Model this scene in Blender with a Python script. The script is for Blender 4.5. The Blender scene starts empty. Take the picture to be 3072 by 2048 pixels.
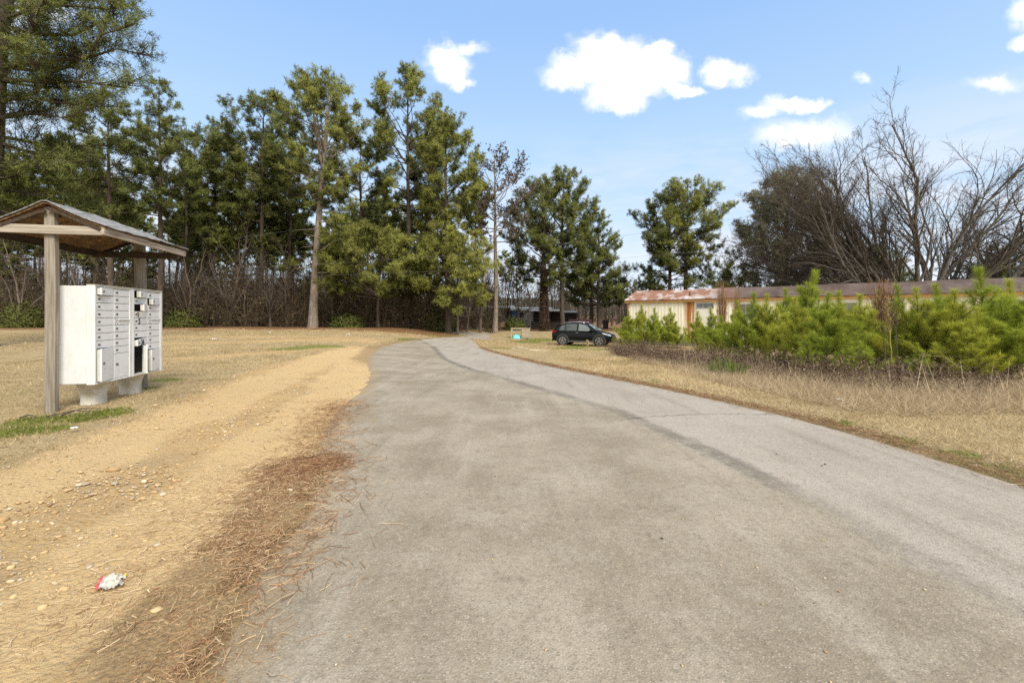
import bpy, math, numpy as np
from mathutils import Vector, Matrix
from mathutils import noise as mnoise
R = math.radians
PI = math.pi
S = bpy.context.scene
COL = S.collection
rng = np.random.default_rng(11)

# ---------------------------------------------------------------- the lie of the land
CX, CH, F, HOR = 1536.0, 1.30, 1365.0, 948.0   # photo centre, eye height, focal length and horizon, photo pixels

def ss(v, a, b):
    t = np.clip((np.asarray(v, float) - a) / (b - a), 0, 1)
    return t * t * (3 - 2 * t)

def zt(x, y):
    """height of the ground"""
    x = np.asarray(x, float); y = np.asarray(y, float)
    z = 0.13 * ss(-x, 1.5, 4.5) + 0.05 * ss(1.3 - np.hypot(x + 5.5, (y - 6.3) * .75), 0, .8) + 0.20 * ss(y, 15, 40) * ss(-x, 2, 12)
    z = z - 0.80 * ss(y, 6, 32) * ss(x, -12, 2)
    z = z + 0.50 * ss(y, 36, 48) * ss(x, -12, 2)
    z = z + 0.02 * np.sin(x * .9 + 1) * np.cos(y * .7) * ss(np.abs(x), 3, 7)
    return z

def ground(px, py):
    """where a sight line from the camera meets the ground: x, y, z"""
    dx = (px - CX) / F; dz = (HOR - py) / F
    y = np.concatenate([np.arange(.5, 20, .02), np.arange(20, 400, .1)])
    d = CH + dz * y - zt(dx * y, y)
    k = int(np.argmax(d < 0)) if (d < 0).any() else len(y) - 1
    return np.array([dx * y[k], y[k], float(zt(dx * y[k], y[k]))])

def at(px, Y):
    x = (px - CX) / F * Y
    return np.array([x, Y, float(zt(x, Y))])

def up(py, Y):
    return CH + (HOR - py) / F * Y

# ---------------------------------------------------------------- mesh building
class MB:
    def __init__(s):
        s.v = []; s.f = []; s.t = []; s.n = 0; s.mi = []; s.nr = None
    def add(s, v, f, tint=None, mi=0):
        v = np.asarray(v, float).reshape(-1, 3); f = np.asarray(f, int)
        if f.ndim == 1: f = f.reshape(1, -1)
        s.v.append(v); s.f.append(f + s.n); s.n += len(v)
        s.mi.append(mi)
        if tint is None: tint = .5
        s.t.append(np.broadcast_to(np.asarray(tint, float), (len(v),)))
        return s
    def box(s, c, d, rz=0, rx=0, ry=0, tint=None, mi=0, taper=1.0):
        x, y, z = [k / 2 for k in d]
        p = np.array([[-x,-y,-z],[x,-y,-z],[x,y,-z],[-x,y,-z],[-x*taper,-y*taper,z],[x*taper,-y*taper,z],[x*taper,y*taper,z],[-x*taper,y*taper,z]])
        if rx or ry or rz:
            m = np.array(Matrix.Rotation(rz,3,'Z') @ Matrix.Rotation(ry,3,'Y') @ Matrix.Rotation(rx,3,'X'))
            p = p @ m.T
        return s.add(p + np.array(c), [[0,3,2,1],[4,5,6,7],[0,1,5,4],[1,2,6,5],[2,3,7,6],[3,0,4,7]], tint, mi)
    def prism(s, poly, a, b, axis='y', tint=None, mi=0):
        """poly: 2-D outline, drawn out between a and b along an axis"""
        n = len(poly); q = []
        for h in (a, b):
            for (u, w) in poly:
                q.append({'x': (h, u, w), 'y': (u, h, w), 'z': (u, w, h)}[axis])
        s.add(q, [[i, (i+1) % n, n + (i+1) % n, n + i] for i in range(n)], tint, mi)
        s.n -= 2*n; s.v.pop(); t = s.t.pop(); fa = s.f.pop(); s.mi.pop()
        base = s.n
        s.v.append(np.array(q, float)); s.n += 2*n; s.t.append(t); s.f.append(fa); s.mi.append(mi)
        s.caps = getattr(s, 'caps', []); s.caps.append((list(range(base, base+n))[::-1], list(range(base+n, base+2*n)), mi))
        return s
    def tube(s, P, Rd, sides=6, tint=None, mi=0, cap=True):
        P = np.asarray(P, float)
        Rd = np.broadcast_to(np.asarray(Rd, float), (len(P),))
        v, f = tubes(P[None], Rd[None], sides)
        s.add(v, f, tint, mi)
        if cap:
            s.caps = getattr(s, 'caps', []); n = s.n - len(v)
            s.caps.append((list(range(n, n+sides))[::-1], list(range(s.n-sides, s.n)), mi))
        return s
    def build(s, name, mats, parent=None, loc=None, smooth=False, bevel=0, uv=None):
        me = bpy.data.meshes.new(name)
        v = np.concatenate(s.v) if s.v else np.zeros((0, 3))
        idx = []; ls = []; mi = []; k = 0
        for f, m in zip(s.f, s.mi):
            w = f.shape[1]; idx.append(f.ravel()); ls.append(k + np.arange(len(f)) * w); k += f.size
            mi.append(np.full(len(f), m))
        for a, b, m in getattr(s, 'caps', []):
            for c in (a, b):
                idx.append(np.array(c)); ls.append(np.array([k])); k += len(c); mi.append(np.array([m]))
        idx = np.concatenate(idx); ls = np.concatenate(ls); mi = np.concatenate(mi)
        me.vertices.add(len(v)); me.vertices.foreach_set('co', v.ravel())
        me.loops.add(len(idx)); me.loops.foreach_set('vertex_index', idx.astype(np.int32))
        me.polygons.add(len(ls)); me.polygons.foreach_set('loop_start', ls.astype(np.int32))
        me.polygons.foreach_set('material_index', mi.astype(np.int32))
        me.update(calc_edges=True)
        a = me.attributes.new('tint', 'FLOAT', 'POINT'); a.data.foreach_set('value', np.concatenate(s.t).astype(np.float32))
        if s.nr is not None:
            a = me.attributes.new('puff', 'FLOAT_VECTOR', 'POINT'); a.data.foreach_set('vector', s.nr.astype(np.float32).ravel())
        if smooth: me.polygons.foreach_set('use_smooth', np.ones(len(ls), bool))
        else: me.polygons.foreach_set('use_smooth', np.zeros(len(ls), bool))
        for m in (mats if isinstance(mats, (list, tuple)) else [mats]): me.materials.append(m)
        o = bpy.data.objects.new(name, me); COL.objects.link(o)
        if parent is not None: o.parent = parent
        if loc is not None: o.location = loc
        if bevel:
            b = o.modifiers.new('bevel', 'BEVEL'); b.width = bevel; b.segments = 2; b.limit_method = 'ANGLE'; b.angle_limit = R(40)
        return o

def tubes(P, Rd, sides=4):
    """many tubes at once: P (n,k,3), Rd (n,k)"""
    n, k, _ = P.shape
    T = np.gradient(P, axis=1); T /= np.linalg.norm(T, axis=2, keepdims=True) + 1e-9
    m = np.abs(T.mean(1)); ref = np.where((m[:, 2] > .8)[:, None], np.array([1., 0, 0]), np.array([0, 0, 1.]))[:, None, :]
    A = np.cross(T, ref); A /= np.linalg.norm(A, axis=2, keepdims=True) + 1e-9
    B = np.cross(T, A)
    an = np.arange(sides) * 2 * PI / sides
    V = P[:, :, None, :] + Rd[:, :, None, None] * (np.cos(an)[None, None, :, None] * A[:, :, None, :] + np.sin(an)[None, None, :, None] * B[:, :, None, :])
    i = np.arange(n)[:, None, None] * k * sides; j = np.arange(k - 1)[None, :, None] * sides; q = np.arange(sides)[None, None, :]
    q2 = (q + 1) % sides
    f = np.stack([i + j + q, i + j + q2, i + j + sides + q2, i + j + sides + q], -1).reshape(-1, 4)
    return V.reshape(-1, 3), f

def blades(P, D, L, W, tint):
    """thin leaf-like triangles: root P, direction D, length L, width W"""
    n = len(P)
    D = D / (np.linalg.norm(D, axis=1, keepdims=True) + 1e-9)
    r = rng.normal(size=(n, 3)); Sd = np.cross(D, r); Sd /= np.linalg.norm(Sd, axis=1, keepdims=True) + 1e-9
    L = np.broadcast_to(L, (n,))[:, None]; W = np.broadcast_to(W, (n,))[:, None]
    v = np.stack([P - Sd * W / 2, P + Sd * W / 2, P + D * L], 1).reshape(-1, 3)
    f = np.arange(3 * n).reshape(-1, 3)
    return v, f, np.repeat(np.broadcast_to(tint, (n,)), 3)

def strips(P, Wd, flat=False):
    """many thin ribbons: P (n,k,3), half widths Wd (n,k)"""
    n, k, _ = P.shape
    T = np.gradient(P, axis=1); T /= np.linalg.norm(T, axis=2, keepdims=True) + 1e-9
    if flat: ref = np.broadcast_to(np.array([0, 0, 1.]), (n, 1, 3))
    else: ref = rng.normal(size=(n, 1, 3))
    A = np.cross(T, ref); A /= np.linalg.norm(A, axis=2, keepdims=True) + 1e-9
    V = np.stack([P - A * Wd[..., None], P + A * Wd[..., None]], 2)
    i = np.arange(n)[:, None] * k * 2; j = np.arange(k - 1)[None] * 2
    f = np.stack([i + j, i + j + 1, i + j + 3, i + j + 2], -1).reshape(-1, 4)
    return V.reshape(-1, 3), f

def unit(v):
    return v / (np.linalg.norm(v, axis=-1, keepdims=True) + 1e-9)

def tag(o, label=None, cat=None, group=None, kind=None):
    if label: o['label'] = label
    if cat: o['category'] = cat
    if group: o['group'] = group
    if kind: o['kind'] = kind
    return o

def thing(name, label, cat, loc=(0, 0, 0), rz=0, group=None):
    o = bpy.data.objects.new(name, None); COL.objects.link(o)
    o.empty_display_size = .2
    o.location = loc; o.rotation_euler = (0, 0, rz)
    return tag(o, label, cat, group)

def copy_thing(src, loc, rz=0, scale=1.0, label=None, group=None):
    c = src.copy(); COL.objects.link(c); c.location = loc; c.rotation_euler = (0, 0, rz)
    c.scale = (scale,) * 3 if np.isscalar(scale) else scale
    if label: c['label'] = label
    if group: c['group'] = group
    def rec(a, b):
        for ch in list(a.children):
            d = ch.copy(); COL.objects.link(d); d.parent = b; rec(ch, d)
    rec(src, c)
    return c

def inside(poly, x, y):
    poly = np.asarray(poly); r = np.zeros(np.shape(x), bool); n = len(poly)
    for i in range(n):
        x1, y1 = poly[i]; x2, y2 = poly[(i + 1) % n]
        c = (y1 > y) != (y2 > y)
        r ^= c & (x < (x2 - x1) * (y - y1) / (y2 - y1 + 1e-12) + x1)
    return r

def dist_line(poly, x, y, closed=False):
    poly = np.asarray(poly); d = np.full(np.shape(x), 1e9); n = len(poly)
    for i in range(n if closed else n - 1):
        a = poly[i]; b = poly[(i + 1) % n]; ab = b - a
        t = np.clip(((x - a[0]) * ab[0] + (y - a[1]) * ab[1]) / (ab @ ab + 1e-12), 0, 1)
        d = np.minimum(d, np.hypot(x - a[0] - t * ab[0], y - a[1] - t * ab[1]))
    return d

def sdist(poly, x, y):
    d = dist_line(poly, x, y, True)
    return np.where(inside(poly, x, y), d, -d)

def chaikin(p, n=2):
    p = np.asarray(p, float)
    for _ in range(n):
        q = np.empty((2 * len(p) - 2, p.shape[1])); q[0::2] = .75 * p[:-1] + .25 * p[1:]; q[1::2] = .25 * p[:-1] + .75 * p[1:]
        p = np.vstack([p[:1], q, p[-1:]])
    return p

def resample(p, n):
    p = np.asarray(p, float); s = np.r_[0, np.cumsum(np.linalg.norm(np.diff(p, axis=0), axis=1))]
    t = np.linspace(0, s[-1], n)
    return np.stack([np.interp(t, s, p[:, k]) for k in range(p.shape[1])], 1)

# ---------------------------------------------------------------- materials
class NT:
    def __init__(s, name):
        s.m = bpy.data.materials.new(name); s.m.use_nodes = True
        s.t = s.m.node_tree; s.t.nodes.clear()
        s.out = s.t.nodes.new('ShaderNodeOutputMaterial')
    def n(s, kind, **kw):
        d = s.t.nodes.new('ShaderNode' + kind)
        for k, v in kw.items():
            if k.startswith('i_'):
                d.inputs[k[2:].replace('_', ' ')].default_value = v
            else: setattr(d, k, v)
        return d
    def l(s, a, b): s.t.links.new(a, b)
    def math(s, op, a, b=None, clamp=False):
        d = s.n('Math', operation=op, use_clamp=clamp)
        for k, q in enumerate((a, b)):
            if q is None: continue
            if hasattr(q, 'is_linked'): s.l(q, d.inputs[k])
            else: d.inputs[k].default_value = q
        return d.outputs[0]
    def mix(s, f, a, b, mode='MIX'):
        d = s.n('MixRGB', blend_type=mode)
        for k, q in enumerate((f, a, b)):
            if hasattr(q, 'is_linked'): s.l(q, d.inputs[k])
            elif k == 0: d.inputs[0].default_value = q
            else: d.inputs[k].default_value = (*q, 1)
        return d.outputs[0]
    def ramp(s, f, a, b):
        """smooth 0..1 between a and b"""
        d = s.n('MapRange', interpolation_type='SMOOTHSTEP')
        s.l(f, d.inputs[0]); d.inputs[1].default_value = a; d.inputs[2].default_value = b
        return d.outputs[0]
    def pos(s, scale=(1, 1, 1), obj=True):
        tc = s.n('TexCoord'); mp = s.n('Mapping'); mp.inputs['Scale'].default_value = scale
        s.l(tc.outputs['Object'], mp.inputs[0]); return mp.outputs[0]
    def noise(s, vec, scale, detail=4, rough=.55, dist=0):
        d = s.n('TexNoise'); d.inputs['Scale'].default_value = scale; d.inputs['Detail'].default_value = detail
        d.inputs['Roughness'].default_value = rough; d.inputs['Distortion'].default_value = dist
        if vec is not None: s.l(vec, d.inputs['Vector'])
        return d.outputs['Fac']
    def voro(s, vec, scale, feature='F1'):
        d = s.n('TexVoronoi', feature=feature); d.inputs['Scale'].default_value = scale
        s.l(vec, d.inputs['Vector']); return d
    def attr(s, name):
        return s.n('Attribute', attribute_name=name).outputs['Fac']
    def bump(s, h, strength=.3, dist=.01):
        d = s.n('Bump'); d.inputs['Strength'].default_value = strength; d.inputs['Distance'].default_value = dist
        s.l(h, d.inputs['Height']); return d.outputs[0]
    def bsdf(s, col, rough=.6, metal=0, normal=None, spec=.3, **kw):
        d = s.n('BsdfPrincipled')
        if hasattr(col, 'is_linked'): s.l(col, d.inputs['Base Color'])
        else: d.inputs['Base Color'].default_value = (*col, 1)
        if hasattr(rough, 'is_linked'): s.l(rough, d.inputs['Roughness'])
        else: d.inputs['Roughness'].default_value = rough
        d.inputs['Metallic'].default_value = metal; d.inputs['Specular IOR Level'].default_value = spec
        for k, v in kw.items(): d.inputs[k.replace('_', ' ')].default_value = v
        if normal is not None: s.l(normal, d.inputs['Normal'])
        s.l(d.outputs[0], s.out.inputs[0]); return s.m

def plain(name, c1, c2=None, scale=8, rough=.6, metal=0, bump=0, stretch=(1, 1, 1), spec=.3, bs=.004, **kw):
    t = NT(name)
    if c2 is None: c2 = tuple(k * .8 for k in c1)
    p = t.pos(stretch); n = t.noise(p, scale, 5, .6)
    col = t.mix(t.ramp(n, .3, .7), c1, c2)
    nm = t.bump(n, bump, bs) if bump else None
    return t.bsdf(col, rough, metal, nm, spec, **kw)

def leafy(name, dark, bright, brown=None, trans=.25, puff=False):
    """foliage: colour varies from tuft to tuft"""
    t = NT(name)
    a = t.attr('tint')
    col = t.mix(a, dark, bright)
    if brown:
        oi = t.n('ObjectInfo')
        n = t.noise(t.pos(), .7, 2)
        col = t.mix(t.math('MULTIPLY', t.ramp(n, .55, .75), .55), col, brown)
    d = t.n('BsdfDiffuse'); t.l(col, d.inputs[0])
    tr = t.n('BsdfTranslucent'); t.l(col, tr.inputs[0])
    if puff:
        av = t.n('Attribute', attribute_name='puff'); t.l(av.outputs['Vector'], d.inputs['Normal'])
    ms = t.n('MixShader'); ms.inputs[0].default_value = trans
    t.l(d.outputs[0], ms.inputs[1]); t.l(tr.outputs[0], ms.inputs[2]); t.l(ms.outputs[0], t.out.inputs[0])
    return t.m

def tinted(name, ramp, rough=.8, trans=0):
    """colour picked along a ramp by the tint of each piece"""
    t = NT(name); a = t.attr('tint')
    cr = t.n('ValToRGB'); t.l(a, cr.inputs[0]); e = cr.color_ramp.elements
    while len(e) < len(ramp): e.new(.5)
    for k, (p, c) in enumerate(ramp): e[k].position = p; e[k].color = (*c, 1)
    d = t.n('BsdfDiffuse'); t.l(cr.outputs[0], d.inputs[0])
    if trans:
        tr = t.n('BsdfTranslucent'); t.l(cr.outputs[0], tr.inputs[0]); ms = t.n('MixShader'); ms.inputs[0].default_value = trans
        t.l(d.outputs[0], ms.inputs[1]); t.l(tr.outputs[0], ms.inputs[2]); t.l(ms.outputs[0], t.out.inputs[0])
    else: t.l(d.outputs[0], t.out.inputs[0])
    return t.m

def bark_mat(name, c1, c2, c3):
    t = NT(name); p = t.pos((1, 1, .22))
    n = t.noise(p, 9, 6, .65, .4); v = t.voro(t.pos((1, 1, .3)), 7)
    col = t.mix(t.ramp(n, .3, .7), c1, c2)
    col = t.mix(t.ramp(t.noise(t.pos(), .8, 3), .45, .7), col, c3)
    h = t.math('ADD', n, v.outputs['Distance'])
    return t.bsdf(col, .9, 0, t.bump(h, .8, .04), .1)

# ---------------------------------------------------------------- camera and light
cam = bpy.data.cameras.new('camera'); co = bpy.data.objects.new('camera', cam); COL.objects.link(co)
co.location = (0, 0, CH); co.rotation_euler = (R(90), 0, 0)
cam.sensor_width = 36; cam.lens = 36 * F / 3072; cam.shift_y = -(1024 - HOR) / 3072
cam.clip_start = .05; cam.clip_end = 20000
S.camera = co
S.view_settings.view_transform = 'Standard'; S.view_settings.look = 'None'; S.view_settings.gamma = 1
S.view_settings.exposure = EXPO = 1.15
S.render.resolution_x = 1024; S.render.resolution_y = 682

SUN_AZ, SUN_EL = R(148), R(42)
sd = Vector((math.sin(SUN_AZ) * math.cos(SUN_EL), math.cos(SUN_AZ) * math.cos(SUN_EL), math.sin(SUN_EL)))
sl = bpy.data.lights.new('sun', 'SUN'); sl.energy = 1.9; sl.angle = R(22); sl.color = (1, .93, .82)
so = bpy.data.objects.new('sun', sl); COL.objects.link(so); so.rotation_euler = sd.to_track_quat('Z', 'Y').to_euler()

def make_world():
    w = bpy.data.worlds.new('World'); S.world = w; w.use_nodes = True
    t = NT.__new__(NT); t.t = w.node_tree; t.t.nodes.clear()
    out = t.n('OutputWorld')
    sky = t.n('TexSky', sky_type='NISHITA'); sky.sun_disc = False; sky.sun_elevation = SUN_EL; sky.sun_rotation = SUN_AZ
    sky.altitude = 100; sky.air_density = 1.0; sky.dust_density = 1.2; sky.ozone_density = 1.5
    tc = t.n('TexCoord'); g = tc.outputs['Generated']
    sp = t.n('SeparateXYZ'); t.l(g, sp.inputs[0])
    ya = t.math('MAXIMUM', sp.outputs[1], .02)
    u = t.math('DIVIDE', sp.outputs[0], ya); v = t.math('DIVIDE', sp.outputs[2], ya)
    cb = t.n('CombineXYZ'); t.l(u, cb.inputs[0]); t.l(v, cb.inputs[1])
    p = cb.outputs[0]
    # warp the lookup a little so the blobs get ragged, curled edges
    wn = t.n('TexNoise'); wn.inputs['Scale'].default_value = 9; wn.inputs['Detail'].default_value = 5; wn.inputs['Roughness'].default_value = .62
    t.l(p, wn.inputs['Vector'])
    w1 = t.n('VectorMath', operation='SUBTRACT'); t.l(wn.outputs['Color'], w1.inputs[0]); w1.inputs[1].default_value = (.5, .5, .5)
    w2 = t.n('VectorMath', operation='SCALE'); t.l(w1.outputs[0], w2.inputs[0]); w2.inputs['Scale'].default_value = .10
    w3 = t.n('VectorMath', operation='ADD'); t.l(p, w3.inputs[0]); t.l(w2.outputs[0], w3.inputs[1])
    q = w3.outputs[0]
    B = [  # photo x, y, half width, half height, thinness
        (1740, 215, 108, 46, 0), (1850, 175, 112, 72, 0), (1845, 125, 40, 38, .05), (1795, 145, 58, 36, .05), (1905, 230, 130, 62, 0), (1975, 162, 38, 42, .1), (2015, 220, 62, 52, .05),
        (1860, 285, 95, 42, .05), (2060, 272, 60, 24, .2), (1935, 185, 70, 50, 0),
        (1325, 160, 62, 42, .12), (1350, 205, 66, 44, .1), (1372, 242, 40, 26, .2), (1410, 150, 60, 24, .55),
        (2155, 215, 45, 38, .12), (2205, 222, 44, 22, .35),
        (2375, 318, 84, 28, .15), (2290, 340, 60, 22, .4), (2440, 322, 50, 24, .2),
        (2420, 405, 130, 40, .38), (2330, 420, 70, 34, .45),
        (3070, 50, 52, 40, .3), (3085, 130, 50, 40, .25), (2590, 232, 30, 20, .55), (2980, 250, 90, 25, .5),
        (110, 25, 110, 40, .3), (-10, 60, 90, 60, .3),
    ]
    best = [None, None]
    for (cx, cy, a, b, c) in B:
        s1 = t.n('VectorMath', operation='SUBTRACT'); t.l(q, s1.inputs[0]); s1.inputs[1].default_value = ((cx - CX) / F, (HOR - cy) / F, 0)
        s2 = t.n('VectorMath', operation='MULTIPLY'); t.l(s1.outputs[0], s2.inputs[0]); s2.inputs[1].default_value = (F / a, F / b, 0)
        s3 = t.n('VectorMath', operation='LENGTH'); t.l(s2.outputs[0], s3.inputs[0])
        k = 1 if c >= .3 else 0; c = c - .25 if k else c
        r = s3.outputs['Value'] if c == 0 else t.math('ADD', s3.outputs['Value'], c)
        best[k] = r if best[k] is None else t.math('MINIMUM', best[k], r)
    n2 = t.noise(p, 14, 5, .6)
    fl2 = t.math('SUBTRACT', best[1], t.math('MULTIPLY', t.math('SUBTRACT', n2, .5), 1.2))
    fld = t.math('SUBTRACT', best[0], t.math('MULTIPLY', t.math('SUBTRACT', n2, .5), .95))
    dens = t.math('MAXIMUM', t.ramp(fld, 1.42, .48), t.math('MULTIPLY', t.ramp(fl2, 1.6, .1), .82))
    # thin broken veil low over the horizon; unseen clouds overhead and behind, added to whiten the blue skylight
    mp = t.n('Mapping'); t.l(g, mp.inputs[0]); mp.inputs['Scale'].default_value = (2.2, 2.2, 9)
    n3 = t.noise(mp.outputs[0], 1.6, 4, .6, .3)
    low = t.math('MULTIPLY', t.ramp(sp.outputs[2], .42, .12), t.ramp(n3, .40, .64))
    low = t.math('MULTIPLY', low, .88)
    back = t.math('MAXIMUM', t.ramp(sp.outputs[1], .12, -.30), t.ramp(sp.outputs[2], .72, .92))
    back = t.math('MULTIPLY', back, t.math('ADD', .35, t.math('MULTIPLY', t.ramp(t.noise(g, 2.4, 3, .6), .36, .56), .65)))
    skyc = t.mix(1.0, sky.outputs[0], (1.5, 1.5, 1.5), 'MULTIPLY')
    gr = t.n('ValToRGB'); t.l(sp.outputs[2], gr.inputs[0]); e = gr.color_ramp.elements; e.new(.5); e.new(.5)
    for k, (ps, c) in enumerate(((.0, (3.3, 3.65, 4.1)), (.16, (2.95, 3.6, 4.3)), (.33, (2.3, 3.3, 4.45)), (.55, (1.6, 2.65, 4.45)))):
        e[k].position = ps; e[k].color = (*c, 1)
    col = t.mix(.88, skyc, gr.outputs[0])
    col = t.mix(low, col, (4.1, 4.3, 4.75))
    d2 = t.math('MAXIMUM', dens, back)
    col = t.mix(d2, col, (6.2, 6.0, 5.7))
    bg = t.n('Background'); t.l(col, bg.inputs[0]); bg.inputs[1].default_value = .10
    t.l(bg.outputs[0], out.inputs[0])
# ---------------------------------------------------------------- ground zones, as outlines on the land
def gp(*pts): return np.array([ground(x, y)[:2] for x, y in pts])
K = 3072 / 2352
road_left = np.array([ground(x * K, y * K)[:2] for x, y in ((380, 2300), (435, 1750), (478, 1568), (498, 1470), (535, 1400), (600, 1310), (668, 1230), (712, 1150), (738, 1100), (730, 1040),
             (735, 990), (775, 935), (830, 895), (850, 860), (840, 835), (850, 808), (880, 793), (930, 783), (1000, 776), (1100, 770))])
road_right = np.array([ground(x * K, y * K)[:2] for x, y in ((3600, 1700), (2900, 1330), (2352, 1112), (2200, 1066), (2000, 1003), (1860, 965), (1700, 930), (1600, 908), (1400, 868), (1250, 838), (1150, 813),
             (1108, 800), (1096, 791))])
road_left[0] = (-.5, -3); road_right[0] = (6.5, -3); road_right[1] = (4.3, 1.6)
# beyond the bend the road swings right, behind the dark car
road_left = np.vstack([chaikin(road_left, 1), [[-6.2, 40.5], [-3.5, 43.0], [0.5, 44.5], [6, 44.0], [14, 42.5], [30, 40]]])
road_right = np.vstack([chaikin(road_right, 1), [[-9.0 + 5.6, 35.4], [-1.2, 38.2], [1.5, 39.4], [6, 39.4], [14, 38.5], [30, 36]]])
dirt_poly = gp((-500, 2300), (-400, 1480), (0, 1420), (300, 1300), (560, 1200), (800, 1100), (1030, 1046), (1130, 1046), (1120, 1090), (1160, 1125), (1120, 1165), (1010, 1225), (950, 1290), (970, 1390), (900, 1480), (800, 1640), (700, 1790), (600, 2300))
dirt_poly = np.vstack([dirt_poly])
straw_line = gp((560, 2250), (640, 1950), (720, 1780), (830, 1620), (930, 1460), (985, 1400)) - np.array([.17, 0])
straw2 = gp((840, 1420), (930, 1400), (1000, 1390))
green_spots = [(*ground(px, py)[:2], r) for px, py, r in ((250, 1255, .28), (330, 1240, .30), (100, 1265, .3), (40, 1300, .32), (150, 1290, .25), (430, 1165, .3), (500, 1140, .35), (850, 1340, .18), (830, 1430, .15),
    (2950, 1410, .22), (3060, 1440, .25), (2860, 1370, .22), (2700, 1330, .22), (2520, 1275, .2), (1960, 1150, .2), (1500, 1045, 1.1), (1580, 1025, 1.6), (1700, 1046, 1.4), (1800, 1050, 1.0), (1620, 1020, 1.6), (1740, 1040, 1.5),
    (1250, 1050 - 30, 1.5), (960, 1040, 1.3), (880, 1046, 1.0), (1330, 1006, 2.5), (1000, 1040, .8), (1560, 1012, 1.2))]

track = [chaikin(gp((-100, 1950), (250, 1760), (640, 1480), (860, 1310), (1010, 1170), (1075, 1090), (1090, 1045)), 2), chaikin(gp((-300, 1560), (120, 1440), (520, 1260), (800, 1150), (960, 1080), (1040, 1042)), 2)]
def worn_at(x, y):
    d = np.minimum(dist_line(track[0], x, y), dist_line(track[1], x, y)); w = np.array([mnoise.fractal(Vector((a * 1.3, b * 1.3, 6)), 1, 2, 4) for a, b in zip(np.ravel(x), np.ravel(y))]).reshape(np.shape(x))
    return ss(.34 + .02 * y - d + w * .22, -.18, .2)

def zones(x, y):
    wob = np.array([mnoise.fractal(Vector((a * .9, b * .9, 3)), 1, 2, 4) for a, b in zip(np.ravel(x), np.ravel(y))]).reshape(np.shape(x)) * .35
    wob2 = np.array([mnoise.fractal(Vector((a * .35, b * .35, 9)), 1, 2, 4) for a, b in zip(np.ravel(x), np.ravel(y))]).reshape(np.shape(x))
    sc = .25 + .03 * y
    dirt = ss(sdist(dirt_poly, x, y) + wob * sc, -.35 * (1 + .08 * y), .35)
    # tracks worn across the far lawn
    for (a, b, w, st) in (((300, 1040), (1080, 1022), 1.3, .75), ((330, 1012), (1100, 1018), 1.4, .6), ((560, 1075), (1060, 1040), .8, .7)):
        d = dist_line(gp(a, b), x, y); dirt = np.maximum(dirt, st * ss(w - d + wob * 1.5, -.6, .8))
    straw = ss(.26 - dist_line(straw_line, x, y) + wob * .45, -.22, .25)
    straw = np.maximum(straw, ss(.16 - dist_line(straw2, x, y) + wob * .3, -.15, .15))
    straw = np.maximum(straw, ss(.20 - dist_line(road_right[3:30], x, y) + wob * .35, -.15, .14))
    straw = np.maximum(straw, .8 * ss(.5 - dist_line(road_left[len(road_left) // 3:-4], x, y) + wob * .5, -.4, .4) * ss(y, 9, 14))
    litter = ss(y - 30.5 + wob2 * 4 + .05 * x, -2, 5) * ss(-x, 2, 7)
    litter = np.maximum(litter, ss(y - 46, 0, 2) * ss(x, -6, 0))
    green = np.zeros(np.shape(x))
    for gx, gy, r in green_spots:
        green = np.maximum(green, ss(1 - np.hypot((x - gx), (y - gy) * (1 if r < .6 else .8)) / r + wob * .6, -.1, .55))
    return dirt, straw, litter, np.clip(green * (1 - dirt * .5), 0, 1)

def axis(a):
    return np.unique(np.round(np.concatenate(a), 4))

def make_ground():
    xs = axis([np.linspace(-4000, -500, 10), np.linspace(-500, -60, 24), np.arange(-60, -14, .9), np.arange(-14, 14, .17), np.arange(14, 60, .9), np.linspace(60, 500, 24), np.linspace(500, 4000, 10)])
    ys = axis([np.linspace(-300, -6, 14), np.arange(-6, 1, .5), np.arange(1, 12, .12), np.arange(12, 24, .3), np.arange(24, 60, .6), np.arange(60, 140, 4), np.linspace(140, 600, 24), np.linspace(600, 6000, 14)])
    X, Y = np.meshgrid(xs, ys)
    near = (np.abs(X) < 62) & (Y > -1) & (Y < 62)
    Z = zt(X, Y)
    Wn = np.zeros(X.shape); Wn[near] = worn_at(X[near], Y[near])
    D, St, Li, Gr = [np.zeros(X.shape) for _ in range(4)]
    z = zones(X[near], Y[near]); D[near], St[near], Li[near], Gr[near] = z
    far = ~near & (Y > 30); Li[far & (np.abs(X) < 300)] = 1
    # a few centimetres of lip where turf meets the worn road edge, shallow ruts in the dirt
    d = dist_line(road_right[2:30], X[near], Y[near]); ins = inside(np.vstack([road_left[:36], road_right[:36][::-1]]), X[near], Y[near])
    Z[near] += np.where(ins, -.03, .035 * ss(d, .05, .35) * ss(X[near], -3, 0))
    Z[near] += np.array([mnoise.fractal(Vector((a * 2.2, b * 2.2, 1)), 1, 2, 3) for a, b in zip(X[near], Y[near])]) * .012 * (~ins)
    ny, nx = X.shape
    v = np.stack([X, Y, Z], -1).reshape(-1, 3)
    i = (np.arange(ny - 1)[:, None] * nx + np.arange(nx - 1)[None]).ravel()
    m = MB(); m.add(v, np.stack([i, i + 1, i + nx + 1, i + nx], -1))
    o = m.build('ground', ground_mat(), smooth=True)
    for nm, a in (('dirt', D), ('straw', St), ('litter', Li), ('green', Gr), ('worn', Wn)):
        at_ = o.data.attributes.new(nm, 'FLOAT', 'POINT'); at_.data.foreach_set('value', a.ravel().astype(np.float32))
    tag(o, kind='structure'); return o

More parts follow.
